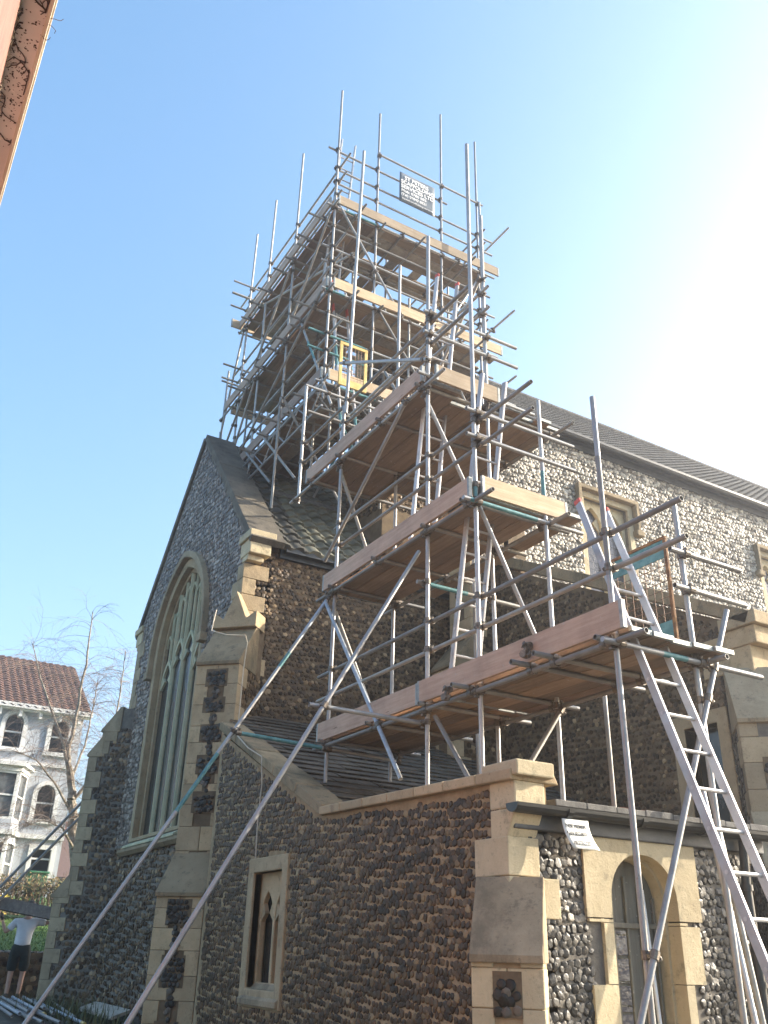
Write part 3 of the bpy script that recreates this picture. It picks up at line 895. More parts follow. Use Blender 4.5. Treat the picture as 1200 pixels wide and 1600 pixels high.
# stone surround: stepped blocks and the arched head
b = MB()
head = [(DC - .64, HB), (DC - .64, 2.58), (DC + .64, 2.58), (DC + .64, HB)] + list(reversed(arch(DA, DSP, DRI, DC, HB, 9)))
b.prism(head, south(YV), -.12, .034)
z = .02; k = 0
while z < HB - .02:
    h = min(random.uniform(.3, .44), HB - .005 - z)
    wl_, wr_ = (.62, .46) if k % 2 else (.47, .6)
    b.box((DC - wl_, YV - .033, z), (DC - DA, YV + .12, z + h - .006)); b.box((DC + DA, YV - .033, z), (DC + wr_, YV + .12, z + h - .006))
    z += h; k += 1
inner = arch(DA + .02, DSP, DRI + .02, DC, .01, 9)
b.prism(inner, south(YV), -.4, -.1, holes=[arch(DA - .03, DSP, DRI - .03, DC, .02, 9)])
do = b.build('door_surround', 'stone_pale', church, bevel=.014)
b = MB(); b.prism(arch(DA - .02, DSP, DRI - .02, DC, .02, 9), south(YV), -.26, -.21)
leaf = b.build('door', 'door_wood', church)
b = MB()
for i in range(5):
    x = DC - DA + .05 + i * .155
    b.box((x, YV + .185, .1), (x + .022, YV + .212, DSP + .2 * (1 - abs(x - DC) / DA)))
b.box((DC - DA + .03, YV + .18, 1.92), (DC + DA - .03, YV + .21, 1.96)); b.box((DC - DA + .03, YV + .18, .8), (DC + DA - .03, YV + .21, .88))
b.build('cover_strip', 'door_wood', leaf, bevel=.004)
for i in range(5):
    b = MB(); b.box((DC - DA + .075, YV + .195, .92 + i * .2), (DC - .02, YV + .209, 1.10 + i * .2)); b.build('glazed_panel', 'leaded', leaf)
# fascia, gutter, downpipe
b = MB(); b.box((XV + .02, YV - .06, 2.575), (VXE + .25, YV + .05, 2.72)); fo = b.build('fascia', 'fascia', church, bevel=.01)
gpts = [(.06 + .075 * (1 - math.cos(t)), 2.745 - .07 * math.sin(t)) for t in np.linspace(0, math.pi, 9)]
gin = [(.06 + .075 - .062 * math.cos(t), 2.742 - .058 * math.sin(t)) for t in np.linspace(0, math.pi, 9)]
b = MB(); b.prism(gpts + list(reversed(gin)), lambda u, v, n: (n, YV - u, v), XV - .05, VXE + .35)
b.prism(gpts, lambda u, v, n: (n, YV - u, v), XV - .06, XV - .045)
for x in (4.95, 5.75, 6.5):
    b.prism([(q[0] * 1.0 - .006 + (.012 if i > 4 else -.0), q[1] - .012) for i, q in enumerate(gpts)], lambda u, v, n: (n, YV - u, v), x, x + .05)
b.build('gutter', 'black_iron', church, smooth=False)
b = MB(); b.tube((7.05, YV - .12, 2.66), (7.05, YV - .09, 2.3), .04, 12); b.tube((7.05, YV - .09, 2.3), (7.05, YV - .09, 0), .042, 12)
for z in (.6, 1.5, 2.25):
    b.tube((7.05, YV - .09, z), (7.05, YV - .09, z + .05), .055, 12)
b.build('downpipe', 'black_iron', church, smooth=True)
buttress(church, (XV, YV), (-R2, -R2), [(.34, 1.70)], .45, 'flint_mix', 'mortar_tan', 'stone_pale', foot=0, slope=1.35, panels=[(.34, 1.32, 1.6, .1)], cap='stone_cool', side_flint=False)
# roofs of the vestry
b = MB()
def slope_slates(x0, x1, ya, za, yb, zb, n, w):
    L = math.hypot(yb - ya, zb - za); ey, ez = (yb - ya) / L, (zb - za) / L
    ny, nz = -ez, ey
    for c in range(n):
        s0, s1 = L * c / n - .03, L * (c + 1) / n
        x = x0 - random.uniform(0, w)
        while x < x1:
            ww = w * random.uniform(.8, 1.2)
            lf = random.uniform(.010, .026)
            e = random.uniform(-.012, .012)
            pts = []
            for (xx, s, d) in ((max(x, x0), s0 + e, lf + .01), (min(x + ww - .006, x1), s0 + e, lf + .01), (min(x + ww - .006, x1), s1, .002), (max(x, x0), s1, .002)):
                pts.append((xx, ya + ey * s + ny * d, za + ez * s + nz * d))
            lowp = [(p_[0], p_[1] - ny * .012, p_[2] - nz * .012) for p_ in pts[:2]]
            b.add(pts + lowp, [(0, 1, 2, 3), (4, 5, 1, 0)])
            x += ww
slope_slates(XV + .26, XA, 8.75, 2.98, YC, 5.02, 21, .3)
vr = b.build('vestry_roof', 'slate', church, recalc=False)
b = MB(); b.box((XV + .3, YV + .05, 2.5), (VXE + .3, 8.8, 2.78)); b.box((XV + .3, 8.7, .5), (XA, 8.78, 2.97)); b.build('lead_flat', 'lead', church)
b = MB()
for i in range(8):
    x = XV + .44 + i * .33
    b.box((x, YV - .07, 2.775), (x + .325, YV + .2, 2.83 + random.uniform(-.01, .012)))
b.build('lead_edge', 'lead', church, bevel=.006)
pantiles('lean_to_roof', church, 5.95, VXE + .1, YV + .35, 2.82, 8.2, 3.05, .3, .27, .05, 'tile_red')

# ------------------------------------------------------------------ SCAFFOLDS
ACC = thing('access_scaffold', 'tube scaffold with plank platforms stepping up over the vestry roof, braced by two long rakers', 'scaffold', (5.4, 7.5, 0))
TOW = thing('tower_scaffold', 'tall tube scaffold cage with plank platforms around the turret, standing highest above the roof ridge', 'scaffold', (7.4, 13.5, 8))
TUBES = {ACC: [], TOW: []}

def tube(root, name, p, q, mat='galv', bands=(), r=.02415):
    """one scaffold tube; bands = (start, end, material) as fractions of its length, painted on"""
    p, q = Vector(p), Vector(q)
    mb = MB()
    mats = [mat]
    if bands:
        cuts = sorted({0.0, 1.0} | {b_[0] for b_ in bands} | {b_[1] for b_ in bands})
        for a, c in zip(cuts[:-1], cuts[1:]):
            mi = 0
            for b_ in bands:
                if b_[0] <= (a + c) / 2 <= b_[1]:
                    if b_[2] not in mats: mats.append(b_[2])
                    mi = mats.index(b_[2])
            mb.tube(p.lerp(q, a), p.lerp(q, c), r, 10, mi)
    else:
        mb.tube(p, q, r, 10, 0, hollow=True)
    o = mb.build(name, mats, root, smooth=True)
    TUBES[root].append((o, p, q, name))
    return o

def closest(p1, q1, p2, q2):
    d1, d2, r_ = q1 - p1, q2 - p2, p1 - p2
    a, e, f = d1.dot(d1), d2.dot(d2), d2.dot(r_)
    c, b_ = d1.dot(r_), d1.dot(d2)
    den = a * e - b_ * b_
    s = min(max((b_ * f - c * e) / den, 0), 1) if den > 1e-9 else 0
    t = min(max((b_ * s + f) / e, 0), 1)
    s = min(max((b_ * t - c) / a, 0), 1)
    return p1 + d1 * s, p2 + d2 * t

def add_coupler(mb, a, da, c, dc):
    """double clamp: a collar round each tube, the block between them and its bolts"""
    da, dc = da.normalized(), dc.normalized()
    mb.tube(a - da * .03, a + da * .03, .034, 10)
    mb.tube(c - dc * .03, c + dc * .03, .034, 10)
    n = (c - a)
    n = n.normalized() if n.length > .005 else da.cross(dc).normalized()
    side = n.cross(da).normalized()
    mb.tube(a + n * .01, c - n * .01, .026, 6)
    mb.tube(a - side * .05 - n * .02, a - side * .05 + n * .045, .008, 6)
    mb.tube(a - side * .036, a - side * .055, .02, 6)
    s2 = n.cross(dc).normalized()
    mb.tube(c + s2 * .05 + n * .02, c + s2 * .05 - n * .045, .008, 6)
    mb.tube(c + s2 * .034, c + s2 * .055, .02, 6)

def couplers(root, most=96):
    L = []
    T = TUBES[root]
    for i in range(len(T)):
        for j in range(i + 1, len(T)):
            (o1, p1, q1, n1), (o2, p2, q2, n2) = T[i], T[j]
            if n1 == n2 == 'standard':
                continue
            a, c = closest(p1, q1, p2, q2)
            d = (a - c).length
            if .02 < d < .085 and abs((q1 - p1).normalized().dot((q2 - p2).normalized())) < .97:
                L.append(((a - EYE).length, o1, a, q1 - p1, c, q2 - p2))
    L.sort(key=lambda t_: t_[0])
    for k, (_, o1, a, d1, c, d2) in enumerate(L[:most]):
        mb = MB()
        add_coupler(mb, a, d1, c, d2)
        mb.build('coupler', 'coupler', o1)
    if len(L) > most:
        mb = MB()
        for _, o1, a, d1, c, d2 in L[most:]:
            add_coupler(mb, a, d1, c, d2)
        tag(mb.build('far_couplers', 'coupler', root), kind='stuff')

def plank(root, lo, hi, mat, name='scaffold_board', skew=0.0, sag=0.0):
    """a sawn board with steel end bands"""
    lo, hi = Vector(lo), Vector(hi)
    if name == 'scaffold_board':
        dz = random.uniform(-.006, .006); lo.z += dz; hi.z += dz
    mb = MB()
    mb.box(tuple(lo), tuple(hi), 0)
    d = hi - lo
    ax = max(range(3), key=lambda k: d[k])
    for e in (lo[ax], hi[ax] - .03):
        l2, h2 = list(lo), list(hi)
        l2[ax], h2[ax] = e - .002, e + .032
        for k in range(3):
            if k != ax:
                l2[k] -= .0025; h2[k] += .0025
        mb.box(tuple(l2), tuple(h2), 1)
    o = mb.build(name, [mat, 'band'], root, bevel=.004)
    if skew:
        pass
    return o
M['band'] = simple('board_end_band', (.25, .27, .26), (.4, .4, .37), 15, .6, metal=.5)

M['board_grey'] = wood_mat('weathered_board', (.26, .22, .18), (.37, .325, .27), (.46, .41, .34), (3, 3, 8))

# ---- access scaffold: standards
st = lambda x, y, z0, z1, **k: tube(ACC, 'standard', (x, y, z0), (x, y, z1), **k)
st(5, 9.8, 3.5, 8.85)
tube(ACC, 'standard', (5.0, 9.74, 8.7), (5.0, 9.55, 13.83))
st(5, 7.58, 2.8, 10.34)
st(5, 6.67, 2.8, 11.2, bands=[(.375, .40, 'teal')])
st(5, 4.88, .02, 6.25, bands=[(.05, .17, 'teal'), (.72, .9, 'steel_dull')])
st(5, 11.2, 7.84, 10.0)
st(5.9, 9.79, 3.6, 11.94)
st(5.9, 7.58, 2.8, 11.19)
st(5.9, 6.62, 2.8, 7.5, bands=[(.72, .8, 'teal')])
st(5.9, 4.88, .02, 5.46)
st(6.5, 8.75, 2.9, 7.8, mat='steel_dull')
st(6.55, 6.62, 2.9, 4.6, mat='steel_dull')
# ledgers and guard rails along the wall
P1, P2, P3 = 3.92, 5.92, 7.90
ydir = lambda n, x, y0, y1, z, **k: tube(ACC, n, (x, y0, z), (x, y1, z), **k)
for x in (4.945, 5.955):
    ydir('ledger', x, 4.5 if x < 5.5 else 4.6, 10.05, P1, mat='steel_dull')
    ydir('ledger', x, 6.3, 10.2, P2, mat='steel_dull')
    ydir('ledger', x, 7.15, 11.35, P3, mat='steel_dull' if x > 5 else 'galv')
ydir('ledger', 7.0, 7.2, 10.4, P3 - .01, mat='steel_dull')
for z in (4.58, 4.9):
    ydir('guard_rail', 5.055, 4.1, 10.25, z, mat='steel_dull')
for z in (6.63, 6.95):
    ydir('guard_rail', 5.055, 5.75, 10.0, z, mat='steel_dull')
for z in (8.58, 8.93):
    ydir('guard_rail', 5.055, 6.75, 11.3, z, mat='steel_dull')
for z in (9.4, 9.75):
    ydir('guard_rail', 5.845, 7.4, 11.2, z)
# tubes across, with their ends poking out of the face
xdir = lambda n, x0, x1, y, z, **k: tube(ACC, n, (x0, y, z), (x1, y, z), **k)
TZ = -.052
for y in (9.73, 8.6, 7.52, 6.75, 5.85, 5.55, 4.95):
    xdir('transom', 4.72 if y in (6.75, 5.85, 5.55) else 4.85, 6.3, y, P1 + .05, mat='steel_dull')
for y in (9.72, 8.6, 7.5, 6.75):
    xdir('transom', 4.86, 6.35, y, P2 + .05, mat='steel_dull')
for y in (10.6, 9.72, 8.6, 7.65):
    xdir('transom', 4.86, 7.15, y, P3 + .05, mat='steel_dull')
xdir('ledger', 4.8, 6.65, 4.82, P1 - .01, bands=[(.35, .5, 'teal')])
xdir('ledger', 4.8, 6.42, 6.61, P2, bands=[(.05, .6, 'teal')])
xdir('ledger', 4.8, 6.6, 7.5, P3 + .12)
for z in (6.7, 7.02):
    xdir('guard_rail', 4.85, 6.38, 6.6, z)
for z in (8.69, 9.01):
    xdir('guard_rail', 4.9, 6.38, 7.52, z, bands=[(.0, .4, 'galv')])
for z in (4.56, 4.9):
    xdir('guard_rail', 5.7, 6.6, 4.82, z)
xdir('ledger', 4.9, 6.4, 7.64, 4.05 + 1.3, bands=[(.1, .45, 'teal')], mat='steel_dull')
# braces
br_ = lambda p, q, **k: tube(ACC, 'brace', p, q, **k)
br_((4.93, 7.65, 5.72), (1.86, 7.65, .35), mat='galv')
br_((4.93, 9.86, 5.85), (1.84, 9.86, .7), bands=[(0, .12, 'blue_grey'), (.16, .2, 'teal'), (.42, .55, 'teal')])
br_((4.9, 9.85, 5.78), (4.9, 7.92, 3.28), mat='galv', bands=[(0, .96, 'blue_grey')])
br_((5.06, 9.87, 5.7), (5.62, 9.87, 4.55), mat='steel_dull')
br_((4.9, 9.96, 6.41), (4.9, 7.94, 7.85), mat='steel_dull')
br_((5.02, 9.87, 7.82), (5.75, 9.87, 6.1), mat='steel_dull')
br_((5.0, 7.65, 7.82), (5.78, 7.65, 6.42))
br_((5.0, 6.74, 6.15), (5.82, 6.74, 4.55))
br_((5.04, 7.5, 3.86), (5.04, 6.8, 3.0), mat='steel_dull')
br_((5.88, 6.55, 3.85), (5.25, 6.55, 3.02), mat='steel_dull')
br_((6.3, 4.80, 4.45), (4.2, 4.80, .04))
br_((3.84, 9.80, 3.94), (5.95, 9.68, 3.84), bands=[(0, .5, 'teal')])
br_((3.72, 7.72, 3.83), (4.99, 7.65, 3.81), bands=[(0, .0, 'galv')] if False else ())
br_((4.93, 9.85, 9.62), (4.93, 7.5, 8.25), mat='galv')
br_((5.85, 9.7, 8.05), (5.85, 7.6, 10.0), mat='steel_dull')
br_((6.02, 10.4, 10.2), (6.02, 9.2, 8.3), mat='steel_dull')
# platforms
for i, (y0, y1) in enumerate([(4.72, 7.3), (7.32, 9.92)]):
    for k in range(5):
        x = 5.03 + k * .232
        plank(ACC, (x, y0 + random.uniform(-.02, .02), P1 + .077), (x + .222, y1, P1 + .115), 'deck_y')
for k in range(4):
    x = 5.03 + k * .232
    plank(ACC, (x, 6.62, P2 + .077), (x + .222, 10.0 + random.uniform(-.03, .03), P2 + .115), 'deck_y')
plank(ACC, (6.08, 6.45, P2 + .077), (6.30, 9.4, P2 + .115), 'deck_y')
for k in range(5):
    x = 5.03 + k * .232
    plank(ACC, (x, 7.55 + (.25 if k > 1 else 0), P3 + .077), (x + .222, 10.75, P3 + .115), 'deck_y')
for k in range(4):
    x = 6.2 + k * .234
    plank(ACC, (x, 7.5 + .1 * (k % 2), P3 + .08), (x + .222, 10.3, P3 + .118), 'deck_y')
# toe boards
tb = lambda lo, hi, m_: plank(ACC, lo, hi, m_, 'toe_board')
tb((4.895, 7.62, P1 + .06), (4.933, 9.9, P1 + .285), 'board_y'); tb((4.895, 4.68, P1 + .07), (4.933, 7.61, P1 + .30), 'board_y')
tb((4.895, 6.64, P2 + .06), (4.933, 9.97, P2 + .285), 'board_y')
tb((4.895, 7.56, P3 + .06), (4.933, 10.75, P3 + .285), 'board_y')
tb((5.03, 6.585, P2 + .09), (6.2, 6.615, P2 + .315), 'board_x')
tb((5.03, 7.44, P3 + .06), (6.0, 7.478, P3 + .285), 'board_x')
couplers(ACC)
for y, z in ((5.78, 4.12), (7.0, 4.0)):       # spare swivel clamps hanging on the board and ledger
    mb = MB(); add_coupler(mb, Vector((4.86, y, z)), Vector((0, 1, .2)), Vector((4.84, y + .03, z - .075)), Vector((1, .3, 0)))
    mb.build('spare_coupler', 'coupler', ACC)

# ---- tower scaffold
XT, YT = 5.65, 11.92
LV = [10.74, 12.82, 14.93]
for x, y, z0, z1 in [(XT, YT, 10.4, 18.3), (XT, 13.8, 10.45, 18.2), (XT, 15.25, 10.5, 18.0), (XT, 16.35, 8.2, 17.8),
                     (6.6, YT, 9.9, 18.2), (8.2, YT, 9.9, 19.2), (9.17, YT, 9.9, 18.9),
                     (6.75, 13.15, 10.2, 16.1), (6.75, 14.9, 10.4, 15.9), (6.75, 16.6, 8.2, 16.5), (9.25, 13.2, 10.0, 16.3),
                     (XT, 17.3, 8.0, 14.2), (6.75, 17.3, 8.0, 13.4), (8.2, 16.6, 8.5, 16.4), (9.2, 16.6, 8.5, 16.6)]:
    if x == 6.75 and y == 13.15: bnd = [(.0, .1, 'teal')]
    else: bnd = ()
    tube(TOW, 'standard', (x, y, z0), (x, y, z1), bands=bnd)
tube(TOW, 'standard', (9.0, 11.6, 8.0), (9.0, 11.6, 16.6))
TY = lambda n, x, y0, y1, z, **k: tube(TOW, n, (x, y0, z), (x, y1, z), **k)
TX = lambda n, x0, x1, y, z, **k: tube(TOW, n, (x0, y, z), (x1, y, z), **k)
for i, z in enumerate(LV):
    e = .15 * i
    TY('ledger', XT - .052, YT - .25, 16.7 + (.6 if i < 2 else 0), z - .03)
    TY('ledger', 6.70, YT - .2, 16.9, z - .03, mat='steel_dull')
    TX('ledger', XT - .2, 9.55, YT - .052, z - .03, bands=[(.1, .3, 'teal')] if i != 1 else [(.02, .12, 'teal')])
    TX('ledger', XT - .2, 9.55, 13.2, z - .03, mat='steel_dull')
    TX('ledger', XT - .1, 9.5, 16.65, z - .03, mat='steel_dull')
    for dz in (.62, 1.0):
        TY('guard_rail', XT + .052, YT - .3 - .15 * (dz > .9), 16.75 + (.35 if dz > .9 else 0), z + .1 + dz)
        TX('guard_rail', XT - .35 + .15 * i, 9.45 + (.6 if i == 0 else .15), YT + .052, z + .1 + dz, bands=[(.0, .25, 'teal')] if i == 0 else ())
        TX('guard_rail', XT - .35, 9.45, 16.7, z + .1 + dz, mat='steel_dull')
        TY('guard_rail', 9.22, YT - .2, 16.8, z + .1 + dz, mat='steel_dull')
    for y in (13.0, 14.2, 15.5):
        TX('transom', XT - .3, 6.95, y, z + .02, mat='steel_dull')
    for x in (7.2, 8.6):
        TY('transom', x, YT - .12, 13.4, z + .02, mat='steel_dull')
TX('guard_rail', 6.55, 9.3, YT - .05, 16.9)
TX('guard_rail', XT - .2, 8.4, YT + .06, 16.55)
# inner rows, mid rails and the ends of transoms poking through
rq = random.Random(17)
for i, z in enumerate(LV):
    for dz in (.6, 1.05):
        TY('guard_rail', 6.64, YT + 1.3, 16.6, z + .1 + dz, mat='steel_dull')
        TX('guard_rail', 6.7, 9.3, 13.26, z + .1 + dz, mat='steel_dull')
    TY('guard_rail', XT + .05, YT - .15, 16.5, z + .36, mat='steel_dull')
    TX('ledger', XT - .15, 9.5, YT + .06, z - .5, mat='steel_dull')
    for y in (12.3, 13.5, 14.7, 15.9):
        TX('transom', XT - rq.uniform(.25, .5), 6.9, y + rq.uniform(-.15, .15), z - .09, mat='steel_dull')
    for x in (6.0, 7.7, 8.9):
        TY('transom', x + rq.uniform(-.15, .15), YT - rq.uniform(.25, .5), 13.3, z - .09, mat='steel_dull')
for x, y, z0, z1 in [(7.4, YT - .02, 9.6, 13.4), (6.1, 13.2, 9.6, 15.9), (7.6, 13.2, 9.3, 16.0), (6.72, 15.9, 9.0, 16.2), (5.3, 13.0, 8.6, 10.9), (5.95, 12.2, 9.0, 12.6)]:
    tube(TOW, 'standard', (x, y, z0), (x, y, z1), mat='steel_dull')
# short jutting tubes at the corners of the cage
for z in (16.1, 15.75, 13.2, 11.6):
    TX('guard_rail', XT - .45, XT + .6, 16.35, z)
for y, z in ((11.8, 15.9), (11.75, 13.6), (11.8, 12.0)):
    TY('transom', 9.55, y - .5, y + 1.1, z)
# braces on the two faces
B_ = lambda p, q, **k: tube(TOW, 'brace', p, q, **k)
B_((XT - .06, 12.0, 14.8), (XT - .06, 13.75, 12.9), mat='steel_dull')
B_((XT - .06, 13.0, 12.75), (XT - .06, 11.45, 10.0), bands=[(.25, .48, 'teal')])
B_((XT - .09, 12.1, 12.9), (XT - .09, 16.6, 10.6), mat='steel_dull')
B_((XT - .07, 13.8, 14.7), (XT - .07, 16.9, 11.6), mat='steel_dull')
B_((XT - .05, 15.3, 12.75), (XT - .05, 16.6, 10.8), mat='steel_dull')
B_((XT - .05, 16.4, 14.8), (XT - .05, 17.3, 12.0), mat='steel_dull')
B_((XT - .06, 17.2, 12.4), (XT - .06, 16.3, 9.9), mat='steel_dull')
B_((XT - .08, 16.0, 15.05), (6.1, 11.9, 13.95), mat='galv')
B_((XT + .05, YT - .06, 15.0), (7.15, YT - .06, 12.9))
B_((6.7, YT - .06, 12.75), (8.1, YT - .06, 10.85), mat='steel_dull')
B_((8.2, YT + .06, 12.9), (9.3, YT + .06, 15.0))
B_((9.2, YT + .06, 10.8), (8.1, YT + .06, 12.7), mat='steel_dull')
B_((9.23, 12.0, 12.9), (9.23, 15.5, 14.9), mat='steel_dull')
B_((XT + .2, 13.3, 15.6), (6.4, 13.3, 14.0), mat='steel_dull')
B_((5.4, 13.9, 10.5), (5.4, 12.3, 8.9), mat='steel_dull')
B_((6.0, 12.2, 10.5), (6.9, 12.2, 9.0), bands=[(.2, .6, 'teal')])
B_((6.9, 13.6, 10.6), (6.9, 14.7, 10.0), bands=[(.1, .7, 'teal')])
B_((6.7, 13.25, 10.8), (8.1, 13.25, 12.75), mat='steel_dull')
B_((6.62, 13.4, 12.9), (6.62, 15.6, 14.85), mat='steel_dull')
B_((6.62, 15.8, 10.8), (6.62, 13.6, 12.75), mat='steel_dull')
B_((7.7, 13.3, 13.0), (9.0, 13.3, 14.85), mat='steel_dull')
B_((5.2, 12.6, 10.6), (6.4, 12.6, 8.9), mat='steel_dull')
B_((5.32, 14.6, 10.5), (5.32, 13.2, 9.2), mat='steel_dull')
# lattice beams carrying the cage over the roof
def lattice(p, q, h=.45):
    p, q = Vector(p), Vector(q)
    mb = MB()
    dz = Vector((0, 0, h))
    mb.tube(p, q, .024, 8); mb.tube(p - dz, q - dz, .024, 8)
    n = int((q - p).length / .45)
    for i in range(n):
        a, c = p.lerp(q, i / n), p.lerp(q, (i + 1) / n)
        if i % 2: a, c = a - dz, c
        else: c = c - dz
        mb.tube(a, c, .014, 6)
    mb.build('lattice_beam', 'galv', TOW, smooth=True)
lattice((XT - .1, YT + .1, 10.55), (9.3, YT + .1, 10.55))
lattice((XT - .15, YT - .3, 10.5), (XT - .15, 15.6, 10.5))
lattice((6.9, YT - .3, 10.5), (6.9, 14.4, 10.5))
TX('ledger', XT - .5, 7.2, YT - .35, 10.3); TX('ledger', XT - .5, 8.6, YT - .5, 9.7, mat='steel_dull')
TY('ledger', 6.3, 10.2, 13.2, 9.9, mat='steel_dull'); TY('ledger', 7.6, 10.3, 13.3, 9.6, mat='steel_dull')
# plank decks: ring round the turret on each lift
for i, z in enumerate(LV):
    for k in range(5):
        x = XT + .04 + k * .236
        ym = 14.1 + random.uniform(-.15, .15)
        plank(TOW, (x, YT + .1, z + .05), (x + .222, ym, z + .088), ['deck_y', 'board_grey'][k % 3 == 1])
        plank(TOW, (x, ym + .01, z + .05), (x + .222, 16.55 + random.uniform(-.05, .25), z + .088), ['deck_y', 'board_grey'][k % 3 == 2])
    for k in range(6):
        y = YT + .08 + k * .236
        if k == 3 and i != 1: continue
        plank(TOW, (6.84 if k else XT + .1, y, z + .052), (9.45 + random.uniform(-.1, .2), y + .222, z + .09), ['deck_x', 'board_grey'][k % 2])
    for k in range(4):
        x = 7.0 + k * .62 + .2 * i
        plank(TOW, (x, YT + .1, z + .095), (x + .222, 13.4, z + .133), 'board_grey')
    if i == 2:
        for k in range(3):
            y = 15.3 + k * .4
            plank(TOW, (6.84, y, z + .052), (9.4, y + .222, z + .09), 'deck_x')
        for k in range(2):
            plank(TOW, (7.1 + k * .24, 13.3, z + .05), (7.32 + k * .24, 15.3, z + .088), 'deck_y')
    tt = lambda lo, hi, m_: plank(TOW, lo, hi, m_, 'toe_board')
    yl = [17.2, 17.0, 16.6][i]
    tt((XT - .10, YT - .06 + (.1 if i == 2 else 0), z + .05), (XT - .062, yl, z + .275), 'board_y')
    tt((XT + .03, YT - .10, z + .05), (9.65, YT - .062, z + .275), 'board_x')
    tt((XT - (.3 if i == 2 else -.08), yl + .01, z + .05), (6.9, yl + .05, z + .275), 'board_x')
couplers(TOW, 90)

# ------------------------------------------------------------------ ladders
def ladder(name, label, foot, top, across, w, rungs=.28, cap=None, bands=(), mat='alu', group=None):
    """foot/top: lower and upper end of the first rail; across: unit direction to the second rail"""
    foot, top, across = Vector(foot), Vector(top), Vector(across)
    t = thing(name, label, 'ladder', tuple(foot), group)
    d = (top - foot); L = d.length; d.normalize()
    nrm = d.cross(across).normalized()
    for k in range(2):
        o_ = foot + across * (w * k)
        mb = MB()
        mats = [mat]
        cuts = [0, 1]
        for b_ in bands:
            cuts += [b_[0], b_[1]]
            if b_[2] not in mats: mats.append(b_[2])
        cuts = sorted(set(cuts))
        for a, c in zip(cuts[:-1], cuts[1:]):
            mi = 0
            for b_ in bands:
                if b_[0] <= (a + c) / 2 <= b_[1]: mi = mats.index(b_[2])
            fr = lambda u, v, n: tuple(o_ + across * u + nrm * v + d * n)
            mb.box((-.014, -.034, a * L), (.014, .034, c * L), mi, fr)
        r_ = mb.build('rail', mats, t, bevel=.005)
        if cap:
            cp = MB(); cp.box((-.018, -.038, L - .005), (.018, .038, L + .045), 0, fr); cp.build('end_cap', cap, r_, bevel=.008)
    n = int((L - .3) / rungs)
    for i in range(n):
        c = foot + d * (.2 + i * rungs)
        mb = MB(); mb.tube(c - across * .018, c + across * (w + .018), .0145, 8)
        mb.build('rung', mat, t, smooth=True)
    return t
ladder('ladder', 'silver ladder leaning in front of the vestry door and reaching the lowest platform end', (5.2, 3.52, .05), (5.2, 5.37, 5.43), (1, 0, 0), .34, .3, 'red_paint')
ladder('ladder', 'short aluminium ladder rising from lowest platform to the second, behind the tall standards', (5.22, 7.52, 4.05), (5.22, 6.78, 7.72), (1, 0, 0), .33, .28, None)
ladder('ladder', 'aluminium ladder between second and third platforms with red caps high in the tubes', (5.28, 8.42, 6.05), (5.28, 7.78, 9.92), (1, 0, 0), .33, .28, 'red_paint')
ladder('ladder', 'ladder with teal painted rail sections inside the cage, beside the yellow gate', (5.92, 11.62, 9.4), (5.92, 12.42, 13.5), (1, 0, 0), .3, .28, 'red_paint', [(.1, .2, 'teal'), (.45, .58, 'teal'), (.8, .92, 'red_paint')])
ladder('ladder', 'topmost ladder poking above the highest platform of the scaffold cage', (5.95, 12.98, 12.95), (5.95, 12.42, 17.5), (1, 0, 0), .33, .28, None)
ladder('ladder', 'ladder at far end of the cage seen against sky above roof ridge', (6.05, 16.95, 8.4), (6.05, 16.75, 14.0), (1, 0, 0), .36, .28, None, mat='steel_dull')

# ------------------------------------------------------------------ gates in the scaffold
def gate(name, label, fr, w, h, bar, mat_f, mat_p, panels, nx, nz, wire):
    o0 = fr(0, 0, 0)
    t = thing(name, label, 'gate', o0)
    mb = MB()
    for (a, b_, c, d_) in ((0, 0, w, bar), (0, h - bar, w, h), (0, bar, bar, h - bar), (w - bar, bar, w, h - bar)):
        mb.box((a, b_, -.015), (c, d_, .015), 0, fr)
    mb.build('frame', mat_f, t, bevel=.005)
    for (za, zb) in panels:
        mb = MB(); mb.box((bar + .002, za, -.006), (w - bar - .002, zb, .006), 0, fr); mb.build('panel', mat_p, t)
    lo = max([zb for za, zb in panels if za < h / 2] or [bar]); hi = min([za for za, zb in panels if za > h / 2] or [h - bar])
    mb = MB()
    for i in range(1, nx):
        x = bar + (w - 2 * bar) * i / nx
        mb.tube(fr(x, lo, .004), fr(x, hi, .004), .0035, 5)
    for i in range(1, nz):
        z = lo + (hi - lo) * i / nz
        mb.tube(fr(bar, z, -.004), fr(w - bar, z, -.004), .0035, 5)
    mb.build('wire_mesh', wire, t)
gate('safety_gate', 'rusty wire mesh gate with teal panels at the end of the lowest platform', lambda u, v, n: (5.86 - n, 4.99 + u, 4.15 + v - u * .0), .74, .98, .03, 'rust', 'teal', [(.03, .19), (.78, .95)], 8, 8, 'mesh_wire')
gate('safety_gate', 'yellow framed mesh gate beside the ladder within the scaffold cage', lambda u, v, n: (5.72 + u, 11.5 - n, 10.5 + v), .56, .92, .06, 'yellow', 'yellow', [(.06, .15)], 7, 9, 'mesh_wire')

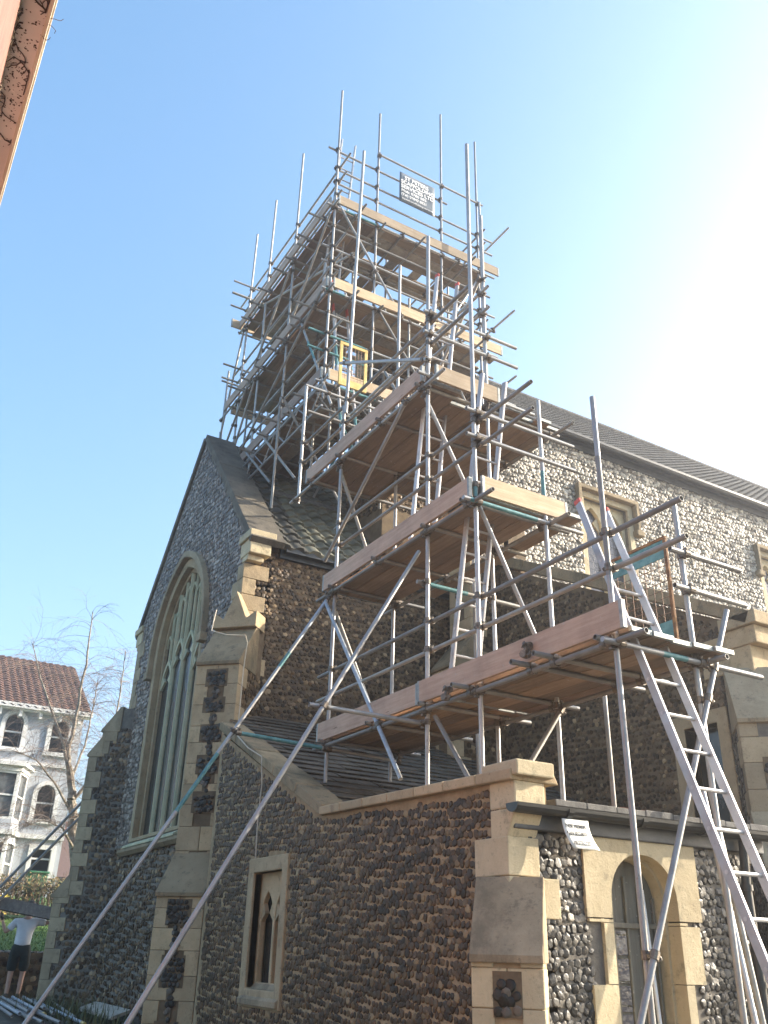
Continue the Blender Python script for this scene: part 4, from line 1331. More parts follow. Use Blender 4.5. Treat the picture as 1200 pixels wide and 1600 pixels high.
# ------------------------------------------------------------------ banner
bn = thing('banner', 'grey company banner with white lettering tied to top guard rails of the scaffold', 'banner', (7.5, 11.83, 15.8))
b = MB()
BX0, BX1, BZ0, BZ1 = 7.06, 7.95, 15.78, 16.62
NX_ = 12
vs = []
for j in range(5):
    for i in range(NX_ + 1):
        u = i / NX_; w_ = j / 4
        vs.append((BX0 + (BX1 - BX0) * u, 11.80 + .008 * math.sin(u * 9 + w_ * 2) * (1 - abs(2 * w_ - 1)), BZ0 + (BZ1 - BZ0) * w_))
b.add(vs, [(j * (NX_ + 1) + i, j * (NX_ + 1) + i + 1, (j + 1) * (NX_ + 1) + i + 1, (j + 1) * (NX_ + 1) + i) for j in range(4) for i in range(NX_)])
M['banner'] = simple('banner_vinyl', (.11, .13, .15), (.16, .18, .2), 4, .5, bs=.1)
M['white_print'] = simple('white_print', (.7, .7, .7), (.8, .8, .8), 4, .6, bs=0)
M['black_print'] = simple('black_print', (.02, .02, .025), (.04, .04, .05), 4, .6, bs=0)
sh = b.build('vinyl_sheet', 'banner', bn, smooth=True, recalc=False)
so_ = sh.modifiers.new('thickness', 'SOLIDIFY'); so_.thickness = .004; so_.offset = 0
def text(name, s, x, z, size, mat, parent, y, width=None, align='LEFT', bold=0.0):
    cu = bpy.data.curves.new(name, 'FONT')
    cu.body = s
    cu.size = size
    cu.align_x = align
    cu.extrude = .001
    cu.offset = bold
    cu.materials.append(M[mat])
    o = bpy.data.objects.new(name, cu)
    link(o, parent)
    base = parent.location if parent.type == 'EMPTY' else Vector((0, 0, 0))
    o.location = Vector((x, y, z)) - base
    o.rotation_euler = (rad(90), 0, 0)
    bpy.context.view_layer.update()
    me = bpy.data.meshes.new_from_object(o.evaluated_get(bpy.context.evaluated_depsgraph_get()))
    o2 = bpy.data.objects.new(name, me)
    w0 = o.dimensions.x
    link(o2, parent)
    o2.location, o2.rotation_euler = o.location, o.rotation_euler
    if width and w0 > 0:
        o2.scale.x = width / w0
    bpy.data.objects.remove(o)
    return o2
LY_ = 11.787
text('lettering', 'ST PETERS', BX0 + .12, BZ0 + .665, .14, 'white_print', bn, LY_, .6, bold=.004)
text('lettering', 'SCAFFOLDING', BX0 + .03, BZ0 + .535, .14, 'white_print', bn, LY_, .83, bold=.004)
text('lettering', 'SERVICES LTD', BX0 + .03, BZ0 + .405, .14, 'white_print', bn, LY_, .83, bold=.004)
text('lettering', 'Mob: 0780 885', BX0 + .04, BZ0 + .30, .10, 'white_print', bn, LY_, .62, bold=.002)
text('lettering', '(Tel) 01843 8821', BX0 + .04, BZ0 + .19, .10, 'white_print', bn, LY_, .62, bold=.002)
text('lettering', 'stpetersscaffolding services', BX0 + .06, BZ0 + .09, .06, 'white_print', bn, LY_, .78)

# ------------------------------------------------------------------ small sign under the vestry gutter
sg = thing('sign', 'small curling white notice hung beneath the vestry gutter', 'sign', (5.05, YV - .1, 2.5))
b = MB()
vs = []
SX0, SX1, SZ1 = 4.90, 5.17, 2.665
for j in range(7):
    w_ = j / 6
    for i in range(7):
        vs.append((SX0 + (SX1 - SX0) * i / 6 + .05 * w_ * w_, YV - .17 - .06 * w_ * w_, SZ1 - .22 * w_))
b.add(vs, [(j * 7 + i, j * 7 + i + 1, (j + 1) * 7 + i + 1, (j + 1) * 7 + i) for j in range(6) for i in range(6)])
M['sign_white'] = simple('sign_plastic', (.62, .63, .58), (.75, .75, .70), 6, .45, bs=.1)
p_ = b.build('sign_plate', 'sign_white', sg, smooth=True, recalc=False)
md = p_.modifiers.new('thickness', 'SOLIDIFY'); md.thickness = .003
for s, z, w_, dx, yo in (('THESE PREMISES', 2.60, .22, .02, .178), ('* ARE SECURITY *', 2.545, .23, .025, .196), ('PROTECTED', 2.475, .18, .06, .226)):
    o = text('lettering', s, SX0 + dx, z, .038, 'black_print', sg, YV - yo, w_, bold=.0008)

# ------------------------------------------------------------------ loose tubes by the door, clip and lead
def loose(name, label, p, q, mat, cat, group=None, r=.02415, bands=()):
    mb = MB(); mats = [mat]
    if bands:
        P, Q = Vector(p), Vector(q)
        cuts = sorted({0., 1.} | {x for b_ in bands for x in b_[:2]})
        for a, c in zip(cuts[:-1], cuts[1:]):
            mi = 0
            for b_ in bands:
                if b_[0] <= (a + c) / 2 <= b_[1]:
                    if b_[2] not in mats: mats.append(b_[2])
                    mi = mats.index(b_[2])
            mb.tube(P.lerp(Q, a), P.lerp(Q, c), r, 12, mi)
    else:
        mb.tube(p, q, r, 12, 0, hollow=True)
    o = mb.build(name, mats, None, smooth=True)
    return tag(o, label, cat, group)
loose('scaffold_tube', 'pinkish white loose tube leaning upright beside the foot of the ladder', (6.35, 5.0, .03), (6.52, 5.5, 3.02), 'alu', 'tube')
loose('scaffold_tube', 'grey loose tube leaning just behind the pinkish one near the downpipe', (6.55, 5.1, .03), (6.66, 5.54, 3.05), 'steel_dull', 'tube')
loose('door_prop', 'thin white pole standing inside the arched door opening', (6.02, YV + .02, .02), (6.07, YV + .2, 2.22), 'white_print', 'pole', r=.016)

# ------------------------------------------------------------------ loose plank on the roof, cable
b = MB(); b.box((5.93, 0, .05), (8.9, .225, .09), 0, lambda u, v, n: (u, 14.64 + v * .67 - n * .74, EAVE + (14.64 - YC) * SL + v * .74 + n * .67))
tag(b.build('roof_plank', 'old_wood', bevel=.004), 'long weathered plank lying across the green tiled chancel roof', 'plank')
b = MB()
b.path([(4.47, 12.85, 6.5), (4.36, 12.62, 6.2), (4.34, 12.6, 6.06), (4.52, 12.42, 5.98), (4.80, 12.34, 6.0), (4.855, 12.38, 5.9), (4.85, 12.42, 5.5), (4.84, 12.4, 4.35), (4.44, 11.35, 4.25), (4.42, 10.9, 4.02), (4.435, 10.46, 3.84), (4.455, 10.43, 3.5), (4.45, 10.46, 3.1), (4.455, 10.44, 2.66)], .008, 6)
M['cable'] = simple('cable_sheath', (.5, .42, .32), (.62, .54, .42), 9, .6, bs=0)
tag(b.build('cable', 'cable', smooth=True), 'thin pale cable draped over the buttress and down to the small vestry window', 'cable')

# ------------------------------------------------------------------ tubes stacked on the ground, boards
PG = 'loose scaffold tubes stacked on the ground'
rt = random.Random(5)
for i in range(9):
    x0 = 3.0 + i * .115
    y1 = 21.2 + rt.uniform(-.9, .5) - .1 * i
    y0 = 14.6 + rt.uniform(-.6, 1.6)
    m_ = ['galv', 'steel_dull', 'galv', 'blue_grey'][i % 4]
    bd = [(.0, .04, 'yellow')] if i in (5, 7) else ()
    loose('scaffold_tube', 'loose scaffold tube lying in the stack on the ground by the chancel corner', (x0 + rt.uniform(-.05, .05), y0, .70 + rt.uniform(0, .03)), (x0 + .45 + rt.uniform(-.12, .12), y1, .70 + rt.uniform(0, .03)), m_, 'tube', PG, bands=bd)
for i in range(4):
    x0 = 3.1 + i * .2
    loose('scaffold_tube', 'loose scaffold tube lying in the stack on the ground by the chancel corner', (x0, 15.5 + .4 * i, .765), (x0 + .35, 20.2, .765), ['blue_grey', 'galv'][i % 2], 'tube', PG)
b = MB(); b.box((-.15, 0, 0), (.15, 2.2, .05), 0, lambda u, v, n: (4.42 + u * .9 + v * .03, 14.9 + v, .70 + n + u * .3 + .05))
tag(b.build('ground_board', 'board_grey', bevel=.004), 'broad weathered board lying propped at the foot of the flint wall', 'board')

# ------------------------------------------------------------------ low flint wall of the lawn
b = MB(); b.box((-6, 22.35, .3), (9.5, 22.8, 1.5))
lw_o = flint_wall('garden_wall', None, b, [(stones([(-1, .6), (5.2, .6), (5.2, 1.48), (-1, 1.48)], south(22.35), .15, .13, .06, 0, (), .56), 1)], ['mortar_brown', 'flint_dark'])
tag(lw_o, 'low rough flint retaining wall holding up the lawn behind the worker', 'wall')
b = MB()
P_, F_ = stones([(-1, 22.3), (5.5, 22.3), (5.5, 22.8), (-1, 22.8)], lambda u, v, n: (u, v, 1.5 + n), .17, .15, .06, 0, (), .56)
cap_o = flint_wall('wall_top', lw_o, b, [((P_, F_), 0)], ['flint_mix'])

# ------------------------------------------------------------------ rakers on the north side
B_((6.1, 21.0, 6.35), (1.85, 21.0, .68), mat='steel_dull', r=.03)
B_((6.1, 21.15, 5.95), (2.05, 21.15, .68), mat='steel_dull', r=.03)

# ------------------------------------------------------------------ house
HY = 37.0
KH = HY / 27.0
hx = lambda x: x * KH
hz = lambda z: 1.7 + (z - 1.7) * KH
M['glass_pale'] = simple('net_curtain_glass', (.05, .055, .06), (.16, .17, .18), 2.5, .1, bs=.1)
house = thing('house', 'white rendered three storey villa with arched windows and red tiled roof', 'house', (6, HY + 4, 3.2))
M['render_white'] = simple('white_render', (.36, .385, .43), (.44, .465, .5), 1.5, .9, bs=.15)
M['trim_white'] = simple('white_trim', (.56, .56, .55), (.66, .66, .65), 3, .7, bs=.1)
m, nt, p = new_mat('house_tile')
br = nt.nodes.new("ShaderNodeTexBrick"); br.inputs["Scale"].default_value = 2.6
br.inputs["Color1"].default_value = (.14, .075, .055, 1); br.inputs["Color2"].default_value = (.2, .11, .08, 1); br.inputs["Mortar"].default_value = (.07, .04, .03, 1)
br.inputs["Mortar Size"].default_value = .05
tc = nt.nodes.new("ShaderNodeTexCoord"); nt.links.new(tc.outputs["Object"], br.inputs["Vector"])
nt.links.new(br.outputs["Color"], p.inputs["Base Color"]); p.inputs["Roughness"].default_value = .85
M['house_tile'] = m
X1 = hx(5.72); X0 = X1 - 13
ZE, ZB = hz(7.75), 2.6
wins = []                       # (x0, x1, z0, spring, rise)
for cx in (5.12, 3.85, 2.55, 1.2, -.2):
    wins.append((hx(cx) - .34, hx(cx) + .34, hz(6.58), hz(7.25), .36))
for cx in (5.06, 2.55, 1.2):
    wins.append((hx(cx) - .34, hx(cx) + .34, hz(4.76), hz(5.42), .36))
gw = [(hx(4.95), hx(5.5), hz(3.15), hz(4.02))]
def wshape(w_, g=0.0):
    x0, x1, z0, sp, ri = w_
    return arch((x1 - x0) / 2 + g, sp, ri + g, (x0 + x1) / 2, z0 - g, 8)
b = MB()
hl = [wshape(w_) for w_ in wins] + [[(g_[0], g_[2]), (g_[1], g_[2]), (g_[1], g_[3]), (g_[0], g_[3])] for g_ in gw]
b.prism([(X0, ZB), (X1, ZB), (X1, ZE), (X0, ZE)], south(HY), -.3, 0, holes=hl)
b.prism([(HY + .3, ZB), (HY + .3, ZE - .1), (HY + 5, ZE + 3.0), (HY + 9.7, ZE - .3), (HY + 9.7, ZB)], east(X1 - .3), -.3, 0)
b.prism([(HY + .3, ZB), (HY + .3, ZE - .1), (HY + 5, ZE + 3.0), (HY + 9.7, ZE - .3), (HY + 9.7, ZB)], east(X0), -.3, 0)
b.build('wall', 'render_white', house)
pantiles('roof', house, X0 - .2, X1 + .25, HY - .4, ZE - .1, HY + 5, ZE + 3.2, .3, .3, .045, 'house_tile', step=5)
b = MB(); b.add([(X0 - .2, HY + 5, ZE + 3.2), (X1 + .25, HY + 5, ZE + 3.2), (X1 + .25, HY + 10, ZE - .1), (X0 - .2, HY + 10, ZE - .1)], [(0, 1, 2, 3)]); b.build('rear_slope', 'house_tile', house, recalc=False)
b = MB()
b.box((X0 - .2, HY - .45, ZE - .16), (X1 + .25, HY - .36, ZE + .02)); b.box((X0 - .1, HY - .36, ZE - .2), (X1 + .2, HY - .0, ZE - .12))
for i in range(16):
    x = X1 - .2 - i * .75
    b.box((x - .06, HY - .3, ZE - .45), (x + .06, HY - .0, ZE - .2))
b.build('eaves', 'trim_white', house)
b = MB(); b.box((X0, HY - .10, hz(6.16)), (X1 + .02, HY - .0, hz(6.24))); b.box((X0, HY - .16, hz(4.24)), (X1 + .02, HY - .0, hz(4.36))); b.build('string_course', 'trim_white', house)
for w_ in wins:
    x0, x1, z0, sp, ri = w_
    b = MB(); b.prism(wshape(w_, .15), south(HY), -.02, .07, holes=[wshape(w_)]); b.box((x0 - .2, HY - .16, z0 - .16), (x1 + .2, HY, z0 - .04))
    b.prism(wshape(w_), south(HY), -.16, -.1, holes=[wshape((x0 + .05, x1 - .05, z0 + .06, sp, ri), 0)])
    zm = (z0 + sp + .3) / 2
    b.box((x0, HY + .1, zm - .03), (x1, HY + .16, zm + .03))
    f_ = b.build('window', 'trim_white', house)
    b = MB(); b.prism(wshape(w_), south(HY), -.2, -.17); b.build('pane', 'glass_dark', f_)
for g_ in gw:
    b = MB(); 
    b.prism([(g_[0] - .12, g_[2] - .1), (g_[1] + .12, g_[2] - .1), (g_[1] + .12, g_[3] + .12), (g_[0] - .12, g_[3] + .12)], south(HY), -.14, .06, holes=[[(g_[0] + .04, g_[2] + .04), (g_[1] - .04, g_[2] + .04), (g_[1] - .04, g_[3] - .04), (g_[0] + .04, g_[3] - .04)]])
    b.box((g_[0], HY + .08, (g_[2] + g_[3]) / 2 + .2), (g_[1], HY + .13, (g_[2] + g_[3]) / 2 + .26))
    f_ = b.build('window', 'trim_white', house)
    b = MB(); b.box((g_[0], HY + .16, g_[2]), (g_[1], HY + .18, g_[3])); b.build('pane', 'glass_dark', f_)
# bay window, two storeys
bx0, bx1, by = hx(3.0), hx(4.5), HY - .95
bp = [(bx0, HY), (bx0 + .45, by), (bx1 - .45, by), (bx1, HY)]
def bay_seg(z0, z1, out, mat, name):
    q = [(bx0 - out, HY), (bx0 + .45 - out * .5, by - out), (bx1 - .45 + out * .5, by - out), (bx1 + out, HY)]
    mb = MB(); mb.prism(q, lambda u, v, n: (u, v, n), z0, z1)
    return mb.build(name, mat, house)
bay_seg(2.6, hz(3.0), 0, 'render_white', 'bay_wall')
bay_seg(hz(4.1), hz(4.62), 0, 'render_white', 'bay_wall'); bay_seg(hz(4.24), hz(4.36), .14, 'trim_white', 'bay_cornice')
bay_seg(hz(5.85), hz(5.98), .05, 'trim_white', 'bay_cornice'); bay_seg(hz(5.98), hz(6.06), .2, 'trim_white', 'bay_cornice')
for z0, z1 in ((hz(3.0), hz(4.1)), (hz(4.62), hz(5.85))):
    for (pa, pb) in zip(bp[:-1], bp[1:]):
        A_, Bv = Vector((*pa, 0)), Vector((*pb, 0)); d_ = (Bv - A_); L_ = d_.length; d_.normalize(); n_ = Vector((d_.y, -d_.x, 0))
        fr = lambda u, v, n: tuple(A_ + d_ * u + n_ * n + Vector((0, 0, v)))
        mb = MB()
        mb.prism([(0, z0), (L_, z0), (L_, z1), (0, z1)], fr, -.1, 0, holes=[[(.12, z0 + .08), (L_ - .12, z0 + .08), (L_ - .12, z1 - .08), (.12, z1 - .08)]])
        mb.box((.1, (z0 + z1) / 2 - .03, -.08), (L_ - .1, (z0 + z1) / 2 + .03, -.03), 0, fr)
        f_ = mb.build('window', 'trim_white', house)
        mb = MB(); mb.box((.05, z0 + .02, -.1), (L_ - .05, z1 - .02, -.085), 0, fr); mb.build('pane', 'glass_pale', f_)

# ------------------------------------------------------------------ trees and plants
KT = 27.0 / 22.0
def kt(x, z, y=22.0):
    return Vector((x * KT, y * KT, 1.7 + (z - 1.7) * KT))
def bark(name, a, b_):
    return simple(name, a, b_, 4, .85, bs=.4, stretch=(1, 1, 3), fine=20)
M['birch_bark'] = bark('birch_bark', (.20, .16, .12), (.42, .37, .30))
M['twig'] = bark('twig_bark', (.17, .125, .10), (.29, .22, .175))
def bare_tree(name, label, cat, limbs, ntw, seed, droop, tlen, group=None, thick=1.0):
    rn = random.Random(seed)
    root = thing(name, label, cat, tuple(limbs[0][0][0]))
    tr = MB(); cr = MB()
    for k, (pts, r0, r1) in enumerate(limbs):
        mb = tr if k == 0 else cr
        # smooth polyline with a little wander
        P = []
        for a, c in zip(pts[:-1], pts[1:]):
            for t in range(4):
                q = a.lerp(c, t / 4)
                q = q + Vector((rn.uniform(-1, 1), rn.uniform(-1, 1), 0)) * r0 * .35
                P.append(q)
        P.append(pts[-1])
        n = len(P)
        for i in range(n - 1):
            ra = r0 + (r1 - r0) * i / (n - 1); rb = r0 + (r1 - r0) * (i + 1) / (n - 1)
            mb.tube(P[i], P[i + 1], ra, 8, 0, r2=rb)
        # side branches and hanging twigs
        m_ = int(ntw * (1 if k else .45))
        for _ in range(m_):
            i = rn.randint(int(n * (.25 if k else .45)), n - 2)
            q = P[i].lerp(P[i + 1], rn.random())
            d = Vector((rn.gauss(0, 1), rn.gauss(0, 1), rn.uniform(.2, 1.3))).normalized()
            ln = tlen * rn.uniform(.5, 1.3)
            r = (.013 * thick) * rn.uniform(.6, 1.1)
            segs = 5
            prev = q
            tw = []
            for s in range(segs):
                d = (d + Vector((rn.gauss(0, .22), rn.gauss(0, .22), -droop * (.5 + s * .5)))).normalized()
                nx_ = prev + d * (ln / segs)
                cr.tube(prev, nx_, r * (1 - s / segs * .7), 4, 1, r2=r * (1 - (s + 1) / segs * .7))
                tw.append((nx_, d.copy()))
                prev = nx_
            for (q2, d2) in tw[1:]:
                for _2 in range(2):
                    d3 = (d2 + Vector((rn.gauss(0, .6), rn.gauss(0, .6), rn.gauss(0, .4)))).normalized()
                    a = q2
                    for s in range(3):
                        d3 = (d3 + Vector((rn.gauss(0, .15), rn.gauss(0, .15), -droop * 1.2))).normalized()
                        e = a + d3 * (ln * .16)
                        cr.tube(a, e, .0045 * thick, 3, 1, r2=.003 * thick)
                        a = e
    tr.build('trunk', 'birch_bark', root, smooth=True)
    cr.build('crown', ['birch_bark', 'twig'], root, recalc=False)
    return root
T0 = kt(5.2, 1.95)
limbs = [([T0, kt(5.12, 2.79), kt(4.86, 3.9), kt(4.70, 4.67), kt(4.55, 5.3)], .17, .10),
         ([kt(4.55, 5.3), kt(4.43, 5.65), kt(4.46, 6.56), kt(4.50, 7.81), kt(4.43, 9.21)], .085, .015),
         ([kt(4.55, 5.3), kt(4.3, 5.9), kt(4.08, 6.5, 22.4), kt(3.6, 7.51, 22.6), kt(3.26, 8.4, 22.8)], .06, .012),
         ([kt(4.72, 4.6), kt(5.0, 5.2, 21.7), kt(5.25, 6.0, 21.5), kt(5.3, 7.2, 21.5), kt(5.24, 8.19, 21.4)], .05, .01),
         ([kt(4.8, 4.2), kt(5.25, 4.75, 22.2), kt(5.7, 5.3, 22.3), kt(5.95, 5.7, 22.4)], .045, .01),
         ([kt(4.75, 4.4), kt(4.2, 5.0, 21.8), kt(3.7, 5.4, 21.6), kt(3.2, 5.5, 21.4)], .04, .01),
         ([kt(4.6, 5.1), kt(4.9, 6.0, 22.5), kt(5.0, 7.0, 22.8), kt(5.05, 7.7, 23)], .04, .01),
         ([kt(4.95, 3.6), kt(4.5, 4.0, 21.5), kt(4.0, 4.1, 21.2), kt(3.6, 3.9, 21)], .035, .01),
         ([kt(4.9, 3.8), kt(5.3, 4.2, 21.5), kt(5.6, 4.4, 21.2), kt(5.8, 4.3, 21)], .035, .01)]
bare_tree('birch_tree', 'slender leafless birch with drooping twigs in front of the white house', 'tree', limbs, 62, 3, .16, 1.25, thick=.55)
S0 = Vector((3.9, 31.5, 2.4))
sl2 = [([S0, S0 + Vector((.05, 0, .8)), S0 + Vector((.0, .1, 1.6))], .07, .05)]
for k, (dx, dz) in enumerate([(.5, 1.8), (-.5, 2.0), (.95, 1.3), (-1.1, 1.5), (.2, 2.5), (1.3, .7)]):
    s_ = S0 + Vector((0, 0, .7 + .12 * k))
    sl2.append(([s_, s_ + Vector((dx * .5, .2 * (k % 2) - .1, dz * .6)), s_ + Vector((dx * 1.15, .3 * (k % 2) - .15, dz))], .035, .008))
bare_tree('shrub_tree', 'small bare spreading tree before the bay window of the white house', 'tree', sl2, 15, 9, .03, .9, thick=.8)

def leafy(name, label, cat, centre, size, n, leaf, mats, seed, twigs=0):
    rn = random.Random(seed)
    mb = MB()
    cx, cy, cz = centre; sx, sy, sz = size
    lob = [(rn.uniform(-1, 1), rn.uniform(-1, 1), rn.uniform(-.2, .9), rn.uniform(.35, .6)) for _ in range(14)]
    k = 0
    while k < n:
        l = lob[rn.randint(0, 13)]
        u, v, w_ = l[0] * .8 + rn.gauss(0, .28), l[1] * .8 + rn.gauss(0, .4), l[2] * .7 + rn.gauss(0, .3)
        if abs(u) > 1.05 or abs(v) > 1 or w_ < -1 or w_ > 1.0 + .15 * math.sin(u * 9): continue
        p_ = Vector((cx + u * sx, cy + v * sy, cz + w_ * sz))
        a = Vector((rn.gauss(0, 1), rn.gauss(0, 1), rn.gauss(0, 1))).normalized(); b2 = a.orthogonal().normalized()
        L = leaf * rn.uniform(.6, 1.3)
        mb.add([p_ - a * L, p_ + b2 * L * .4, p_ + a * L, p_ - b2 * L * .4], [(0, 1, 2, 3)], rn.randint(0, len(mats) - 1))
        k += 1
    ti = len(mats)
    for _ in range(twigs):
        p_ = Vector((cx + rn.uniform(-1, 1) * sx, cy + rn.uniform(-1, 1) * sy, cz - sz))
        d = Vector((rn.gauss(0, .2), rn.gauss(0, .2), 1)).normalized()
        h = sz * 2 * rn.uniform(.75, 1.2)
        q = p_ + d * h * .5
        d = (d + Vector((rn.gauss(0, .25), rn.gauss(0, .25), 0))).normalized()
        mb.tube(p_, q, .012, 4, ti); mb.tube(q, q + d * h * .5, .009, 4, ti, r2=.004)
    o = mb.build(name, mats + ['twig'], None, recalc=False)
    return tag(o, label, cat)
M['leaf_olive'] = simple('leaf_olive', (.09, .085, .03), (.16, .15, .05), 8, .8, bs=0)
M['leaf_brown'] = simple('leaf_brown', (.17, .12, .06), (.28, .2, .1), 8, .85, bs=0)
M['leaf_dark'] = simple('leaf_dark', (.03, .045, .018), (.06, .08, .03), 8, .7, bs=0)
M['petal'] = simple('petal_yellow', (.6, .45, .03), (.75, .6, .08), 8, .7, bs=0)
leafy('hedge', 'tangled brownish green hedge at the top of the lawn', 'hedge', (5.0, 29.6, 2.95), (3.6, .5, .55), 5200, .06, ['leaf_olive', 'leaf_brown', 'leaf_brown', 'leaf_dark'], 4, 520)
leafy('flowering_shrub', 'yellow flowering shrub at lawn edge behind the worker', 'shrub', (4.35, 28.4, 2.55), (.5, .4, .35), 900, .05, ['petal', 'petal', 'leaf_olive'], 6, 40)
gr = MB(); rn = random.Random(8)
for _ in range(900):
    x, y = rn.gauss(4.15, .3), rn.uniform(14.5, 19.5)
    if x > 4.9: continue
    h = rn.uniform(.08, .42) * (1 if rn.random() < .3 else .5); a = rn.uniform(0, 6.28); w_ = .012
    dx, dy = math.cos(a), math.sin(a)
    z = gz(x, y) - .01
    gr.add([(x - dy * w_, y + dx * w_, z), (x + dy * w_, y - dx * w_, z), (x + dx * h * .4 , y + dy * h * .4, z + h)], [(0, 1, 2)], rn.randint(0, 1))
tag(gr.build('grass', ['leaf_dark', 'leaf_olive'], recalc=False), kind='stuff')
gr = MB()
for _ in range(9000):
    x, y = rn.uniform(1.5, 8), 22.85 + 7 * rn.random() ** 1.6
    z = LAWN_Z(x, y); h = rn.uniform(.03, .08); a = rn.uniform(0, 6.28); w_ = .012
    dx, dy = math.cos(a), math.sin(a)
    gr.add([(x - dy * w_, y + dx * w_, z), (x + dy * w_, y - dx * w_, z), (x + dx * h * .5, y + dy * h * .5, z + h)], [(0, 1, 2)])
tag(gr.build('lawn_grass', ['lawn'], recalc=False), kind='stuff')

# green wheeled bin by the house
bt = thing('wheelie_bin', 'green wheeled bin standing behind the hedge below the house', 'bin', (6.45, 33.5, 2.8))
M['bin_green'] = simple('bin_green', (.03, .14, .07), (.05, .19, .10), 3, .5, bs=.05)
zb = LAWN_Z(0, 33.5)
b = MB()
b.add([(6.2, 33.25, zb + .06), (6.7, 33.25, zb + .06), (6.7, 33.75, zb + .06), (6.2, 33.75, zb + .06), (6.14, 33.17, zb + .98), (6.76, 33.17, zb + .98), (6.76, 33.85, zb + .98), (6.14, 33.85, zb + .98)], [(0, 3, 2, 1), (4, 5, 6, 7), (0, 1, 5, 4), (1, 2, 6, 5), (2, 3, 7, 6), (3, 0, 4, 7)])
b.build('body', 'bin_green', bt, bevel=.03)
b = MB(); b.box((6.11, 33.13, zb + .985), (6.79, 33.92, zb + 1.06)); b.tube((6.15, 33.95, zb + 1.0), (6.75, 33.95, zb + 1.0), .025, 8); b.build('lid', 'bin_green', bt, bevel=.03)
for x in (6.16, 6.7):
    b = MB(); b.tube((x, 33.85, zb + .1), (x + .05, 33.85, zb + .1), .1, 12); b.build('wheel', 'black_iron', bt)

# far house and wooded hill beyond
dh_ = thing('far_house', 'distant low house with brown roof beyond the birch trunk', 'house', (19, 80, 3))
b = MB(); b.box((14.5, 80, 3), (24, 88, 6.6)); b.build('wall', 'mortar_tan', dh_)
b = MB(); b.prism([(79.5, 6.5), (84, 10.2), (88.5, 6.5)], lambda u, v, n: (n, u, v), 14.2, 24.3); b.build('roof', 'house_tile', dh_)
b = MB(); b.box((17, 83.6, 9.4), (17.9, 84.4, 11.2)); b.build('chimney', 'tile_red', dh_)
hm_ = MB(); rn = random.Random(2)
for _ in range(2600):
    x, y = rn.uniform(-10, 70), rn.uniform(120, 150)
    z = 3 + (y - 120) * .1 + (7 + 2.2 * math.sin(x * .21) + 1.3 * math.sin(x * .63)) * rn.random()
    p_ = Vector((x, y, z)); a = Vector((rn.gauss(0, 1), rn.gauss(0, 1), rn.gauss(0, 1))).normalized(); c = a.orthogonal().normalized()
    hm_.add([p_ - a, p_ + c * .7, p_ + a, p_ - c * .7], [(0, 1, 2, 3)], rn.randint(0, 1))
tag(hm_.build('woods', ['leaf_dark', 'leaf_olive'], recalc=False), kind='stuff')

# ------------------------------------------------------------------ worker
PX, PY, PZ = 4.04, 21.2, gz(4, 21.25)
azp = rad(10.8)
RR = Vector((math.cos(azp), -math.sin(azp), 0)); FF = Vector((math.sin(azp), math.cos(azp), 0))
def L(r, f, z):
    return Vector((PX, PY, PZ)) + RR * r + FF * f + Vector((0, 0, z))
def skin(name, verts, edges, radii, mats, parent, root=0, sub=2):
    me = bpy.data.meshes.new(name)
    me.from_pydata([tuple(v) for v in verts], edges, [])
    me.materials.append(M[mats])
    o = bpy.data.objects.new(name, me)
    link(o, parent)
    sm = o.modifiers.new('skin', 'SKIN'); sm.use_smooth_shade = True
    for i, sv in enumerate(me.skin_vertices[0].data):
        r = radii[i]; sv.radius = r if isinstance(r, tuple) else (r, r); sv.use_root = (i == root)
    ss = o.modifiers.new('sub', 'SUBSURF'); ss.levels = ss.render_levels = sub
    return o
M['skin'] = simple('skin', (.42, .24, .17), (.5, .30, .22), 6, .6, bs=.05)
M['shirt'] = simple('white_shirt', (.58, .59, .62), (.68, .69, .72), 5, .9, bs=.35, fine=9)
M['shorts'] = simple('dark_shorts', (.012, .016, .014), (.026, .032, .028), 6, .9, bs=.3, fine=12)
M['hair'] = simple('hair', (.05, .03, .02), (.09, .06, .04), 20, .7, bs=.3)
M['boot'] = simple('boot', (.05, .035, .025), (.09, .065, .045), 10, .7, bs=.2)
M['glove'] = simple('glove', (.03, .03, .032), (.06, .06, .062), 10, .8, bs=.2)
man = thing('person', 'person seen from behind in white T-shirt and dark shorts, carrying a board across the shoulders', 'person', (PX, PY, PZ))
J = dict(pelvis=(0, 0, .93), waist=(.0, .0, 1.08), chest=(.01, .03, 1.28), upper=(.02, .05, 1.42), neck=(.03, .08, 1.53), head0=(.04, .12, 1.61), head1=(.045, .15, 1.72),
         hipL=(-.10, 0, .88), kneeL=(-.12, .03, .48), ankL=(-.13, -.04, .09), toeL=(-.15, .12, .035), hipR=(.10, 0, .88), kneeR=(.11, .05, .48), ankR=(.09, -.03, .09), toeR=(.12, .13, .035),
         shL=(-.19, .04, 1.43), elL=(-.36, .03, 1.22), wrL=(-.46, .10, 1.45), shR=(.22, .04, 1.45), elR=(.47, .05, 1.43), wrR=(.66, .02, 1.53))
names = list(J)
E_ = [('pelvis', 'waist'), ('waist', 'chest'), ('chest', 'upper'), ('upper', 'neck'), ('neck', 'head0'), ('head0', 'head1'), ('pelvis', 'hipL'), ('hipL', 'kneeL'), ('kneeL', 'ankL'), ('ankL', 'toeL'), ('pelvis', 'hipR'), ('hipR', 'kneeR'), ('kneeR', 'ankR'), ('ankR', 'toeR'),
      ('upper', 'shL'), ('shL', 'elL'), ('elL', 'wrL'), ('upper', 'shR'), ('shR', 'elR'), ('elR', 'wrR')]
